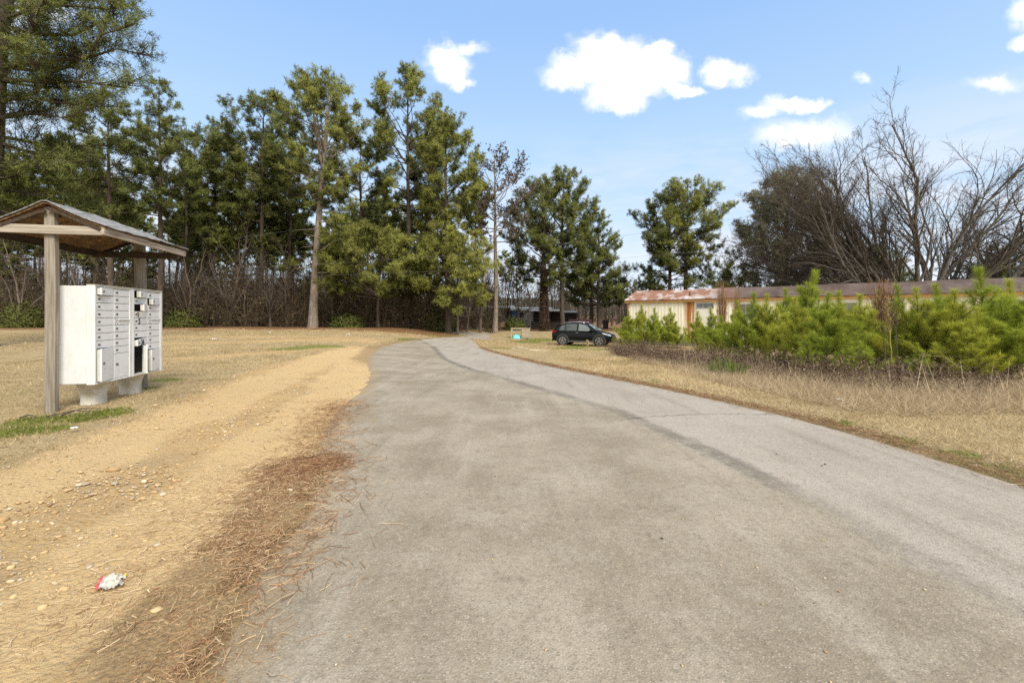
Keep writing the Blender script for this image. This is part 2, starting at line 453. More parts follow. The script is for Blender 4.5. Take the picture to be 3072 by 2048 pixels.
def ground_mat():
    t = NT('ground')
    P = t.pos()
    nf = t.noise(P, 60, 5, .7); nm = t.noise(P, 6, 5, .65); nl = t.noise(P, .55, 4, .6); nb = t.noise(P, 1.7, 5, .65)
    # dry winter turf
    dry = t.mix(t.ramp(nf, .32, .68), (.25, .18, .09), (.54, .425, .245))
    dry = t.mix(t.math('MULTIPLY', t.ramp(nb, .45, .68), .6), dry, (.23, .16, .075))
    dry = t.mix(t.math('MULTIPLY', t.ramp(nl, .5, .7), .35), dry, (.25, .22, .075))
    # golden clay with creek gravel
    wv = t.n('Mapping'); t.l(P, wv.inputs[0]); wv.inputs['Scale'].default_value = (1, 1, .4)
    v1 = t.voro(wv.outputs[0], 38); v2 = t.voro(wv.outputs[0], 95)
    cr = t.n('ValToRGB'); sx = t.n('SeparateXYZ'); t.l(v1.outputs['Color'], sx.inputs[0]); t.l(sx.outputs[0], cr.inputs[0])
    e = cr.color_ramp.elements; e.new(.3); e.new(.6); e.new(.8)
    for k, (p, c) in enumerate(((0, (.30, .17, .06)), (.35, (.46, .29, .12)), (.62, (.56, .40, .21)), (.85, (.40, .29, .18)), (1, (.66, .53, .35)))):
        e[k].position = p; e[k].color = (*c, 1)
    fine = t.mix(t.ramp(nf, .3, .7), (.465, .305, .13), (.615, .45, .232))
    fine = t.mix(t.math('MULTIPLY', t.ramp(nb, .42, .66), .6), fine, (.36, .27, .165))
    gm = t.math('MULTIPLY', t.ramp(t.noise(P, 1.1, 4, .6), .42, .60), .85)
    wn = t.ramp(t.math('ADD', t.attr('worn'), t.math('MULTIPLY', t.math('SUBTRACT', nb, .5), .8)), .25, .8)
    fine = t.mix(t.math('MULTIPLY', wn, .65), t.mix(.25, fine, (.33, .235, .12)), (.62, .45, .235))
    gm = t.math('MULTIPLY', gm, t.math('SUBTRACT', 1.0, t.math('MULTIPLY', wn, .8)))
    gravel = t.mix(t.math('MULTIPLY', gm, t.ramp(v1.outputs['Distance'], .62, .35)), fine, cr.outputs[0])
    litter = t.mix(t.ramp(nf, .3, .7), (.105, .05, .024), (.27, .135, .065))
    litter = t.mix(t.math('MULTIPLY', t.ramp(nb, .45, .7), .6), litter, (.27, .19, .09))
    straw = t.mix(t.ramp(nf, .3, .7), (.13, .082, .045), (.33, .225, .125))
    green = t.mix(t.ramp(nf, .3, .72), (.085, .10, .02), (.27, .29, .075))
    jit = t.math('MULTIPLY', t.math('SUBTRACT', nm, .5), .7); jit2 = t.math('MULTIPLY', t.math('SUBTRACT', nf, .5), .5)
    def msk(a, k=1.0):
        return t.ramp(t.math('ADD', t.math('ADD', t.attr(a), jit), jit2), .3, .7)
    c = t.mix(msk('dirt'), dry, gravel)
    c = t.mix(t.math('MULTIPLY', msk('green'), .85), c, green)
    c = t.mix(t.math('MULTIPLY', msk('straw'), .62), c, straw)
    c = t.mix(t.math('MULTIPLY', msk('litter'), .92), c, litter)
    h = t.math('ADD', t.math('MULTIPLY', v1.outputs['Distance'], -.6), t.math('ADD', nf, t.math('MULTIPLY', nm, 1.5)))
    return t.bsdf(c, .95, 0, t.bump(h, .9, .022), .12)

seam_px = ((1180, 985), (1240, 1010), (1300, 1040), (1330, 1075), (1400, 1105), (1560, 1150), (1700, 1190), (1850, 1235), (2000, 1300), (2200, 1390), (2400, 1490), (2600, 1590), (2800, 1700), (3072, 1840), (3600, 2100))
def make_road():
    n, w = 420, 44
    L = resample(road_left, n); Rr = resample(road_right, n)
    # match up the two edges by distance along, measured near the viewer more finely
    s = np.linspace(0, 1, n) ** 1.6
    L = np.stack([np.interp(s, np.linspace(0, 1, n), L[:, k]) for k in (0, 1)], 1); Rr = np.stack([np.interp(s, np.linspace(0, 1, n), Rr[:, k]) for k in (0, 1)], 1)
    jl = np.array([mnoise.fractal(Vector((a * 3, b * 3, 5)), 1, 2, 5) for a, b in L]) * .09
    jr = np.array([mnoise.fractal(Vector((a * 3, b * 3, 8)), 1, 2, 5) for a, b in Rr]) * .06
    U = unit(Rr - L); L = L + U * jl[:, None] - U * .02; Rr = Rr + U * jr[:, None]
    f = np.linspace(0, 1, w)
    X = L[:, None, 0] * (1 - f) + Rr[:, None, 0] * f; Y = L[:, None, 1] * (1 - f) + Rr[:, None, 1] * f
    Z = zt(X, Y) + .010 - .035 * (ss(f, .03, 0) + ss(f, .985, 1))[None, :]
    i = (np.arange(n - 1)[:, None] * w + np.arange(w - 1)[None]).ravel()
    m = MB(); m.add(np.stack([X, Y, Z], -1).reshape(-1, 3), np.stack([i, i + 1, i + w + 1, i + w], -1))
    o = m.build('road', road_mat(), smooth=True)
    seam = gp(*seam_px)
    sgn = sdist(np.vstack([seam, [[40, 3], [40, 60], seam[0]]]), X, Y)
    d = dist_line(seam, X, Y)
    wid = .05 + .012 * Y
    for nm, a in (('seam', ss(1 - d / (.22 + .006 * Y), 0, 1)), ('newer', ss(sgn, -.55, .55)), ('edge', ss(f, .10, 0)[None, :] + 0 * X), ('edge2', ss(f, .93, 1)[None, :] + 0 * X)):
        q = o.data.attributes.new(nm, 'FLOAT', 'POINT'); q.data.foreach_set('value', a.ravel().astype(np.float32))
    tag(o, kind='structure')
    # cracks across the asphalt
    cm = MB()
    for pts, wd in ((((1290, 1040), (1310, 1052), (1325, 1070), (1360, 1092), (1420, 1108)), .009), (((1180, 1135), (1290, 1133), (1330, 1122), (1410, 1119)), .009), (((1860, 1262), (1940, 1253), (2060, 1246), (2200, 1244), (2330, 1246)), .0055),
                    (((1370, 1032), (1400, 1038), (1440, 1041)), .012), (((1420, 1040), (1470, 1054)), .009)):
        p = resample(gp(*pts), 40); p = p + rng.normal(size=p.shape) * .018
        P = np.column_stack([p, zt(p[:, 0], p[:, 1]) + .0145])
        v, f_ = strips(P[None], np.abs(rng.normal(wd, wd * .35, (1, 40))), flat=True); cm.add(v, f_)
    tag(cm.build('road_cracks', plain('crack_filler', (.13, .12, .10), (.22, .20, .17), 9, .9)), kind='structure')

def road_mat():
    t = NT('asphalt'); P = t.pos()
    nf = t.noise(P, 110, 4, .7); nm = t.noise(P, 7, 5, .7); nl = t.noise(P, .8, 5, .62); nb = t.noise(P, 2.3, 6, .7)
    old = t.mix(t.ramp(nl, .36, .66), (.262, .222, .160), (.375, .326, .250))
    old = t.mix(t.math('MULTIPLY', t.ramp(nb, .48, .70), .55), old, (.39, .345, .28))
    old = t.mix(t.math('MULTIPLY', t.ramp(nm, .54, .72), .55), old, (.185, .150, .112))
    new = t.mix(t.ramp(nl, .3, .7), (.345, .308, .258), (.415, .373, .316))
    new = t.mix(t.math('MULTIPLY', t.ramp(nm, .6, .8), .35), new, (.26, .24, .205))
    jit = t.math('MULTIPLY', t.math('SUBTRACT', nb, .5), .9)
    c = t.mix(t.ramp(t.math('ADD', t.attr('newer'), jit), .3, .7), old, new)
    sk = t.ramp(t.noise(P, .55, 3, .6), .25, .55)
    c = t.mix(t.math('MULTIPLY', sk, t.ramp(t.math('ADD', t.attr('seam'), t.math('MULTIPLY', t.math('SUBTRACT', nm, .5), 1.3)), .3, .95)), c, (.185, .165, .135))
    e = t.ramp(t.math('ADD', t.attr('edge'), t.math('MULTIPLY', t.math('SUBTRACT', nb, .5), 1.0)), .35, .95)
    c = t.mix(t.math('MULTIPLY', e, .55), c, (.36, .25, .13))
    e2 = t.ramp(t.math('ADD', t.attr('edge2'), t.math('MULTIPLY', t.math('SUBTRACT', nb, .5), .8)), .3, .9)
    c = t.mix(t.math('MULTIPLY', e2, .5), c, (.40, .32, .23))
    rm = t.n('Mapping'); rm.inputs['Rotation'].default_value = (0, 0, R(-12)); rm.inputs['Scale'].default_value = (2.6, .22, 1); t.l(P, rm.inputs[0])
    st = t.noise(rm.outputs[0], 1.3, 5, .65); c = t.mix(t.math('MULTIPLY', t.ramp(st, .50, .70), .42), c, (.19, .155, .112)); c = t.mix(t.math('MULTIPLY', t.ramp(st, .46, .32), .35), c, (.46, .41, .335))
    # exposed aggregate: pale and dark chips
    v = t.voro(P, 90); sx = t.n('SeparateXYZ'); t.l(v.outputs['Color'], sx.inputs[0])
    chip = t.math('MULTIPLY', t.ramp(sx.outputs[0], .70, .78), t.ramp(v.outputs['Distance'], .42, .28))
    c = t.mix(t.math('MULTIPLY', chip, .48), c, (.58, .50, .41))
    dk = t.math('MULTIPLY', t.ramp(sx.outputs[1], .80, .86), t.ramp(v.outputs['Distance'], .5, .3))
    c = t.mix(t.math('MULTIPLY', dk, .5), c, (.10, .09, .075))
    c = t.mix(t.math('MULTIPLY', t.ramp(nf, .42, .75), .5), c, (.12, .105, .082))
    grit = t.noise(P, 34, 4, .75); c = t.mix(t.math('MULTIPLY', t.ramp(grit, .50, .68), .45), c, (.145, .122, .09)); c = t.mix(t.math('MULTIPLY', t.ramp(grit, .46, .30), .35), c, (.46, .41, .33))
    h = t.math('SUBTRACT', t.math('ADD', nf, t.math('MULTIPLY', nm, .5)), t.math('MULTIPLY', v.outputs['Distance'], .6))
    return t.bsdf(c, .85, 0, t.bump(h, .55, .008), .2)

def scatter(n, x0, x1, y0, y1, power=1.0):
    """points on the land, thicker near the viewer"""
    y = y0 + (y1 - y0) * rng.random(n) ** power
    x = x0 + (x1 - x0) * rng.random(n)
    return x, y

def in_road(x, y, g=0.0):
    return inside(np.vstack([road_left, road_right[::-1]]), x, y)

def make_ground_cover():
    # gravel
    ico = [(-.53, 0, .85), (.53, 0, .85), (-.53, 0, -.85), (.53, 0, -.85), (0, .85, .53), (0, .85, -.53), (0, -.85, .53), (0, -.85, -.53), (.85, .53, 0), (-.85, .53, 0), (.85, -.53, 0), (-.85, -.53, 0)]
    icf = [(0,4,1),(0,9,4),(9,5,4),(4,5,8),(4,8,1),(8,10,1),(8,3,10),(5,3,8),(5,2,3),(2,7,3),(7,10,3),(7,6,10),(7,11,6),(11,0,6),(0,1,6),(6,1,10),(9,0,11),(9,11,2),(9,2,5),(7,2,11)]
    ico = np.array(ico); icf = np.array(icf)
    x, y = scatter(120000, -8, 1.0, 1.3, 14, 1.9)
    keep = np.abs(x) < y * 1.25 + .3; x, y = x[keep], y[keep]
    d, s_, l_, g_ = zones(x, y)
    patch = np.array([mnoise.fractal(Vector((a * .8, b * .8, 4)), 1, 2, 3) for a, b in zip(x, y)])
    k = (rng.random(len(x)) < d * np.clip(0.65 + patch * 1.5, .10, 1) * (1 - .82 * worn_at(x, y))) & ~in_road(x, y)
    x, y = x[k][:30000], y[k][:30000]; n = len(x)
    # some strays on the road
    xr, yr = scatter(700, -2, 5, 1.5, 12, 1.6); k = in_road(xr, yr) & (rng.random(700) < .35); x = np.r_[x, xr[k]]; y = np.r_[y, yr[k]]; n2 = len(x)
    r = np.exp(rng.normal(np.log(.0058), .55, n2)); r = np.clip(r, .003, .034); r[n:] = np.clip(r[n:], .002, .007)
    sc = np.stack([r * rng.uniform(.8, 1.5, n2), r * rng.uniform(.7, 1.1, n2), r * rng.uniform(.35, .6, n2)], 1)
    a = rng.uniform(0, 2 * PI, n2); ca, sa = np.cos(a), np.sin(a)
    V = (ico[None] * rng.uniform(.82, 1.15, (n2, 12, 1))) * sc[:, None, :]
    V = np.stack([V[..., 0] * ca[:, None] - V[..., 1] * sa[:, None], V[..., 0] * sa[:, None] + V[..., 1] * ca[:, None], V[..., 2]], -1)
    V += np.stack([x, y, zt(x, y) + sc[:, 2] * .35 + np.where(np.arange(n2) < n, .004, .012)], -1)[:, None]
    m = MB(); m.add(V.reshape(-1, 3), (icf[None] + np.arange(n2)[:, None, None] * 12).reshape(-1, 3), np.repeat(rng.random(n2), 12))
    tag(m.build('gravel', tinted('creek_gravel', ((0, (.26, .18, .11)), (.2, (.46, .31, .15)), (.45, (.56, .42, .23)), (.65, (.47, .32, .17)), (.8, (.58, .48, .33)), (.9, (.34, .30, .26)), (1, (.66, .56, .40)))), smooth=True), 'pale and golden creek gravel scattered over the dirt pull-off', 'gravel', kind='stuff')

    # fallen pine needles and dead grass swept along the road edges
    m = MB()
    def lay(n, line, spread, along, Lm, tint, z=.012, lift=.12):
        p = resample(line, 400); j = rng.integers(0, 399, n); t = unit(p[np.minimum(j + 1, 399)] - p[np.minimum(j, 398)])
        c = p[j] + rng.normal(size=(n, 2)) * spread
        an = np.arctan2(t[:, 1], t[:, 0]) + rng.normal(0, along, n)
        L = rng.uniform(.5, 1.2, n) * Lm
        d = np.stack([np.cos(an), np.sin(an)], 1)
        b = rng.normal(0, .25, n)
        q = np.stack([c - d * L[:, None] / 2, c + np.stack([-d[:, 1], d[:, 0]], 1) * (b * L)[:, None] * .4, c + d * L[:, None] / 2], 1)
        zz = zt(q[..., 0], q[..., 1]) + z + np.abs(rng.normal(0, lift * .05, (n, 3)))
        P = np.concatenate([q, zz[..., None]], -1)
        v, f = strips(P, np.broadcast_to(rng.uniform(.0008, .0018, n)[:, None], (n, 3)) * (1 + .05 * c[:, 1:2]))
        m.add(v, f, np.repeat(np.clip(rng.normal(tint, .18, n), 0, 1), 6))
    lay(3600, straw_line, .13, .75, .09, .45)
    lay(3600, straw_line - [.25, 0], .28, 1.2, .065, .75)
    lay(1500, straw2, .13, .6, .14, .3)
    lay(7000, road_right[3:24], .10, .8, .13, .35, .03)
    lay(2500, chaikin(road_left[8:24]), .2, .9, .14, .4)
    tag(m.build('pine_straw', tinted('needle_litter', ((0, (.12, .062, .036)), (.3, (.25, .135, .075)), (.6, (.40, .275, .155)), (1, (.60, .47, .30))))), 'brown fallen pine needles and dead grass along the road edges', 'pine straw', kind='stuff')

    # clods of turf and soil on the right road edge
    # dry turf
    m = MB()
    def turf(n, x0, x1, y0, y1, pw, L, W, tint, dens, spread=.9):
        x, y = scatter(n, x0, x1, y0, y1, pw)
        k = (np.abs(x) < y * 1.3 + 1) & ~in_road(x, y); x, y = x[k], y[k]
        d, s_, l_, g_ = zones(x, y)
        k = rng.random(len(x)) < dens(x, y, d, s_, l_, g_); x, y, g_ = x[k], y[k], g_[k]; n = len(x)
        D = np.stack([rng.normal(0, spread, n), rng.normal(0, spread, n), rng.uniform(.25, 1, n)], 1)
        isg = rng.random(n) < g_ * .85
        ti = np.where(isg, rng.uniform(.0, .25, n), np.clip(rng.normal(tint, .16, n), .34, 1))
        pt = np.array([mnoise.fractal(Vector((a * .7, b * .7, 2)), 1, 2, 4) for a, b in zip(x, y)]); ti = np.where(isg, ti, np.clip(ti + .28 * pt, .34, 1)); L = L * (1 + .5 * np.clip(pt, -.8, 1.2))
        v, f, tt = blades(np.stack([x, y, zt(x, y) - .002 + .03 * ss(x, 1, 2.5)], 1), D, rng.uniform(.5, 1.3, n) * L * (1 + .012 * y), W * (1 + .09 * y), ti)
        m.add(v, f, tt)
    turf(150000, 1.5, 14, 3, 17, 1.4, .085, .0042, .72, lambda x, y, d, s, l, g: np.clip(1 - .75 * s, 0, 1))
    turf(60000, -13, -1, 4, 17, 1.3, .06, .0042, .66, lambda x, y, d, s, l, g: np.clip(1 - 1.0 * d - .5 * s, 0, 1))
    turf(26000, -4.2, -.2, 1.4, 5.5, 1.5, .05, .0032, .6, lambda x, y, d, s, l, g: np.clip(s * .8 + (1 - d) * .8 + .04, 0, 1))
    turf(40000, -6.8, -3.0, 4.2, 6.8, 1.0, .05, .005, .62, lambda x, y, d, s, l, g: np.clip(g * 1.2, 0, 1))
    turf(60000, -30, 12, 15, 40, 1.0, .07, .006, .68, lambda x, y, d, s, l, g: np.clip(1 - d - l, 0, 1))
    tag(m.build('dry_grass', tinted('winter_grass', ((0, (.09, .13, .018)), (.25, (.24, .27, .06)), (.34, (.15, .105, .05)), (.6, (.40, .30, .15)), (1, (.68, .55, .34))), trans=.25)), 'short dry winter grass with green patches beside the road', 'grass', kind='stuff')
# ---------------------------------------------------------------- trees
M_BARK = bark_mat('pine_bark', (.050, .039, .031), (.125, .10, .082), (.085, .062, .047))
M_BARK_PALE = bark_mat('pale_pine_bark', (.13, .105, .085), (.29, .245, .205), (.22, .17, .135))
M_BARK_GREY = bark_mat('grey_bark', (.075, .066, .057), (.20, .18, .155), (.12, .115, .09))
M_TWIG = tinted('dead_twigs', ((0, (.05, .041, .034)), (.5, (.105, .086, .07)), (1, (.19, .155, .125))))
M_IVY = tinted('dead_vine', ((0, (.045, .030, .022)), (1, (.13, .085, .06))))
def needles(name, k=1.0, warm=0.0):
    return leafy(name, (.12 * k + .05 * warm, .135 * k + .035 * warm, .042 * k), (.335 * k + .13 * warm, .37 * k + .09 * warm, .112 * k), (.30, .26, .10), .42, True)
M_NEED = needles('pine_needles')
M_NEED_WARM = needles('warm_pine_needles', 1.25, .55)  # brighter, yellower green than the plain needles, even over the whole crown
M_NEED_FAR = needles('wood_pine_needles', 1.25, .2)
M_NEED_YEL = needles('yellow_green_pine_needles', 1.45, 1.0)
M_NEED_DARK = needles('dark_pine_needles', .95)
M_CEDAR = leafy('cedar_leaves', (.15, .15, .085), (.46, .45, .28), (.38, .32, .22), .5, True)

def envelope(u, kind):
    """how far out the crown reaches at height u of its own depth"""
    if kind == 'cone': return max(.12, (1 - u ** 1.7) ** .8) * (.8 + .2 * min(1, u / .25))
    if kind == 'narrow': return max(.16, (1 - u ** 2.6) ** .7) * (.75 + .25 * min(1, u / .3))
    if kind == 'flat': c = .60
    else: c = .48
    if u > c: return max(.14, (max(0, 1 - ((u - c) / (1 - c)) ** 2.5)) ** .55)
    return .60 + .40 * math.sin(PI / 2 * u / c)

def pine_parts(seed, H, cb, Rc, r0, kind='round', nb=46, lean=(0, 0), dens=1.0, leaf=.27, lw=.034, nper=11, az=None, boughs=(), fork=None, cones=False, sway=.25, stubs=10, inner=.58, gap=None):
    """trunk with limbs, and the crown of needle tufts, standing at the origin"""
    g = np.random.default_rng(seed)
    tz = np.linspace(0, 1, 16)
    wx = np.cumsum(g.normal(0, 1, 16)) * sway * .12; wy = np.cumsum(g.normal(0, 1, 16)) * sway * .12
    wx -= wx[0]; wy -= wy[0]
    TP = np.stack([lean[0] * tz ** 1.2 + wx, lean[1] * tz ** 1.2 + wy, tz * H], 1)
    TR = r0 * ((1 - tz) ** .85 * .93 + .05); TR[0] *= 1.28; TP[0, 2] = -.3
    stems = [(TP, TR)]
    if fork:
        for (t0, dx, dy) in fork:
            b = np.array([np.interp(t0, tz, TP[:, k]) for k in range(3)]); k = np.linspace(0, 1, 9)
            P = b + np.stack([dx * k ** .75, dy * k ** .75, (H * .97 - b[2]) * k], 1)
            stems.append((P, np.interp(t0, tz, TR) * .8 * ((1 - k) ** .8 * .93 + .07)))
    tm = MB(); cm = MB()
    for P, r in stems:
        v, f = tubes(P[None], r[None], 9); tm.add(v, f)
    BP = []; BR = []; SP = []; SR = []; tp = []; td = []; tt = []; ts = []; tn = []
    todo = [(cb + (1 - cb) * ((i + g.random()) / nb), None, None) for i in range(nb)] + list(boughs)
    ga = g.random() * 6.28
    for i, (t, azi, Lb) in enumerate(todo):
        u = min(1.0, max(0.0, (t - cb) / (1 - cb))); st = stems[0 if len(stems) == 1 or t < fork[0][0] + .05 else g.integers(0, len(stems))]
        if gap and Lb is None and gap[0] < u < gap[1] and g.random() < .75: continue
        if Lb is None and kind == 'flat' and u > .55: t = cb + (1 - cb) * (1 - (1 - u) ** 1.35 * .45 ** -.35); u = min(1, (t - cb) / (1 - cb))
        P, r = st
        a = ga + i * 2.4 + g.normal(0, .35) if azi is None else azi
        if az is not None and azi is None: a = az[0] + g.normal(0, az[1])
        if Lb is None:
            rad = max(.25, Rc * envelope(u, kind) * (1 - .5 * g.random() ** 2.2) * (1 if g.random() > .1 else 1.12)); el = .12 + .62 * u + g.normal(0, .12)
            h = max(H * cb * .93, t * H - rad * math.tan(max(el, .02)) * (1.45 if kind == 'flat' and u > .5 else .9)); h = min(h, H * .985)
        else: rad = Lb; el = g.normal(.05, .12); h = t * H
        p0 = np.array([np.interp(h, P[:, 2], P[:, k]) for k in range(3)])
        if Lb is None: el = math.atan2(t * H - h, rad)
        L = rad / max(.35, math.cos(el))
        d0 = np.array([math.cos(a) * math.cos(el), math.sin(a) * math.cos(el), math.sin(el)])
        k = np.linspace(0, 1, 6)[:, None]
        side = np.array([-math.sin(a), math.cos(a), 0])
        Q = p0 + d0 * L * k + np.array([0, 0, 1]) * L * .16 * (k ** 2 - k) + side * L * g.normal(0, .10) * np.sin(k * PI) + g.normal(0, .035, (6, 3)) * k * L
        BP.append(Q); rb = min(.30 * np.interp(h, P[:, 2], r) + .016, .075) * (.6 + .12 * L); BR.append(rb * (1 - .82 * k[:, 0]))
        ns = max(4, int(L * 6.2 * dens)); tb = g.normal(0, .12)
        s = g.uniform(inner if L > 2 else .15, 1.0, ns); s[0] = 1; s[1] = .96
        q0 = np.stack([np.interp(s, k[:, 0], Q[:, c]) for c in range(3)], 1)
        out = g.normal(0, 1, (ns, 3)) * np.array([1, 1, .8]); out += d0 * .55 + np.array([0, 0, .45]); out = unit(out)
        ls = np.minimum(.35 + .22 * L * (1.2 - s), 1.15) * g.uniform(.6, 1.2, ns)
        kk = np.linspace(0, 1, 3)[None, :, None]
        SPp = q0[:, None] + out[:, None] * ls[:, None, None] * kk + np.array([0, 0, 1.]) * (ls[:, None, None] * .18 * kk ** 2)
        SP.append(SPp); SR.append(np.broadcast_to(np.array([.016, .011, .006]), (ns, 3)) * (.7 + .08 * L))
        for fpos in (.30, .5, .68, .85, 1.0, 1.08):
            tp.append(SPp[:, 0] * (1 - fpos) + SPp[:, 2] * fpos + g.normal(0, .07, (ns, 3))); td.append(out)
            ctr = p0 + d0 * L * .72 - np.array([0, 0, .35]); tn.append(unit(unit(tp[-1] - ctr) + np.array([0, 0, .35])))
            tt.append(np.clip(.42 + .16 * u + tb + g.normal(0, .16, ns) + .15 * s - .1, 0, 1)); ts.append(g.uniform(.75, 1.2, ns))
    # short dead stubs on the bare trunk
    for i in range(stubs):
        t = g.uniform(min(.18, cb * .5), cb); p0 = np.array([np.interp(t * H, TP[:, 2], TP[:, k]) for k in range(3)]); a = g.random() * 6.28; L = g.uniform(.5, 2.2)
        k = np.linspace(0, 1, 6)[:, None]; Q = p0 + np.array([math.cos(a), math.sin(a), g.normal(0, .2)]) * L * k + g.normal(0, .05, (6, 3)) * k
        BP.append(Q); BR.append(.035 * (1 - .8 * k[:, 0]))
    v, f = tubes(np.array(BP), np.array(BR), 5); tm.add(v, f)
    v, f = tubes(np.concatenate(SP), np.concatenate(SR), 3); tm.add(v, f)
    tn = np.concatenate(tn); tp = np.concatenate(tp); td = np.concatenate(td); tt = np.concatenate(tt); ts = np.concatenate(ts)
    if cones:
        k = g.random(len(tp)) < .45; tp = tp[k]; n = len(tp); D = g.normal(size=(n * 3, 3))
        v, f, q = blades(np.repeat(tp, 3, 0), D, .16, .12, g.random(n * 3)); cm.add(v, f, q)
    else:
        n = len(tp); D = unit(g.normal(size=(n, nper, 3))) * .95 + td[:, None] * .55 + np.array([0, 0, .12])
        P = np.repeat(tp[:, None], nper, 1) + g.normal(0, .05, (n, nper, 3))
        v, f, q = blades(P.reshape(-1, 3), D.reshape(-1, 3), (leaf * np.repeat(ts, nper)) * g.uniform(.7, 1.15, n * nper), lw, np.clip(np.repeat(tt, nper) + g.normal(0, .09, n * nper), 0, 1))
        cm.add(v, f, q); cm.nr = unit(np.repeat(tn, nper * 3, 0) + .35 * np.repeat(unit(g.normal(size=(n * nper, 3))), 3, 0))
    return tm, cm

def place_tree(name, label, px, Y, seed, bark, leafm, group=None, cat='tree', x=None, **kw):
    p = at(px, Y)
    t = thing(name, label, cat, tuple(p), 0, group)
    tm, cm = pine_parts(seed, **kw)
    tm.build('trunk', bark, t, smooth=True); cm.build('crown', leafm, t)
    return t

def make_pines():
    E = PI * 0     # towards the right
    # the great pine at the left edge, close by
    place_tree('pine_tree', 'huge close pine at the far left whose dark limbs reach over the mailbox shelter', -60, 17, 3, M_BARK, M_NEED, H=22, cb=.20, Rc=3.5, r0=.42, lean=(1.9, 0), nb=52, dens=1.9, leaf=.19, lw=.018, nper=11, kind='narrow', inner=.18,
               boughs=[(.58, .1, 4.4), (.545, -.05, 4.9), (.51, .12, 5.2), (.48, -.1, 5.5), (.455, .08, 5.3), (.42, .2, 4.2), (.39, -.05, 3.8), (.35, .1, 3.4), (.31, -.15, 3.3), (.27, .15, 3.0), (.235, 0, 2.8), (.50, -.5, 4.4), (.43, -.6, 4.0), (.36, .7, 3.2)])
    def P(label, px, top, Y, seed, cb, wpx, r0, bark=M_BARK, leafm=M_NEED, **kw):
        b = at(px, Y); H = up(top, Y) - b[2]
        return place_tree('pine_tree', label, px, Y, seed, bark, leafm, H=H, cb=cb, Rc=wpx / 2 / F * Y * 1.1, r0=r0, **kw)
    P('dark dense pine rising right behind the shelter roof', 330, 285, 33, 11, .42, 230, .24, leafm=M_NEED_DARK, nb=50)
    P('open topped pale green pine with a bare trunk, right of the shelter roof', 478, 235, 38, 12, .45, 220, .25, kind='cone', nb=46)
    P('short slim pine in the dip of the skyline left of centre in the wood', 640, 362, 46, 13, .50, 190, .20, kind='narrow', nb=50, leafm=M_NEED)
    P('tall straight pine with a crooked top just left of the pale forked pine', 790, 298, 44, 14, .47, 245, .26, nb=56, kind='flat')
    P('forked pine with the pale leaning trunk in front of the wood', 938, 228, 37, 15, .50, 265, .37, bark=M_BARK_PALE, leafm=M_NEED_WARM, lean=(1.4, 0), fork=[(.66, .5, .3), (.64, -1.0, -.2)], nb=62, kind='flat', gap=(.34, .52), sway=.1, stubs=16,
      boughs=[(.46, -.2, 3.6), (.38, -.1, 4.0), (.33, .3, 3.4), (.27, 0, 3.8), (.25, PI, 2.8), (.20, -.3, 3.6), (.16, 0, 3.2), (.42, -.6, 3.0), (.3, -.5, 4.2), (.22, -.7, 3.6)])
    P('tallest pine with a domed crown right of the pale forked pine', 1222, 222, 41, 16, .44, 235, .30, leafm=M_NEED_WARM, nb=64, kind='flat', gap=(.3, .45), boughs=[(.36, -2.4, 4.4), (.32, -1.8, 4), (.28, -2.8, 4.6), (.24, -2.1, 4.5), (.20, -1.2, 4.2), (.16, -2.5, 4.5), (.13, -1.7, 3.8)])
    P('full pine ending the wood, its low yellow green boughs hanging nearly to the ground', 1345, 360, 39, 17, .30, 210, .27, leafm=M_NEED_WARM, nb=66, kind='flat', boughs=[(.24, -1.2, 3.6), (.20, -2.2, 3.6), (.17, -.7, 3.4), (.14, -1.6, 3.2), (.28, -.4, 3.0), (.22, -2.8, 3.8), (.11, -1.2, 2.8)])
    P('smaller spreading pine under the two tallest pines of the wood', 1135, 700, 38.5, 18, .34, 360, .15, leafm=M_NEED_WARM, nb=34, kind='flat', inner=.6)
    P('young pine with drooping yellow boughs at the right foot of the wood', 1372, 690, 38, 19, .30, 250, .13, leafm=M_NEED_YEL, nb=30, kind='flat', inner=.6)
    P('pine filling the skyline between the crooked topped pine and the short slim one', 715, 385, 45, 71, .45, 200, .22, nb=46)
    P('pine showing between the short slim pine and the open topped pale green one', 560, 372, 44, 72, .45, 200, .22, nb=46)
    P('pine standing half hidden between the forked pine and the tallest domed pine', 1085, 400, 46, 73, .40, 220, .24, nb=48)
    P('pine just behind the tallest domed pine, filling the gap to the full one', 1285, 335, 47, 74, .40, 200, .24, nb=48)
    P('pine close behind the left flank of the pale forked pine', 868, 395, 46, 75, .42, 200, .22, nb=46)
    P('leafless dead pine full of dark cones standing alone right of the wood', 1485, 447, 44, 20, .50, 215, .27, bark=M_BARK_PALE, leafm=M_TWIG, cones=True, nb=44, kind='flat', dens=1.1, stubs=22)
    P('broad pine with a thick vine wrapped trunk behind the road bend', 1632, 545, 48, 21, .30, 215, .42, nb=56, leafm=M_NEED, kind='flat', stubs=20)
    P('taller domed pine leaning over the vine wrapped one', 1688, 510, 50, 22, .33, 200, .30, nb=58, kind='flat')
    P('shorter dense pine on two close trunks above the car', 1797, 628, 52, 23, .22, 220, .27, nb=52, kind='cone', leafm=M_NEED_DARK)
    P('smaller companion pine whose trunk stands just left of the trash cart', 1775, 690, 54, 33, .25, 170, .24, nb=54, kind='cone', leafm=M_NEED_DARK)
    P('left one of the twin pines rising behind the rusty roof end', 2010, 580, 50, 24, .30, 190, .26, nb=48, kind='flat')
    P('right one of the twin pines, with a wide airy dome behind the rusty roof', 2058, 545, 49, 25, .42, 225, .27, nb=56, kind='flat', leafm=M_NEED_WARM)
    P('low rounded pine peeping over the rusty roof right of the twin pines', 2170, 785, 48, 26, .05, 170, .14, nb=46, kind='round', leafm=M_NEED)
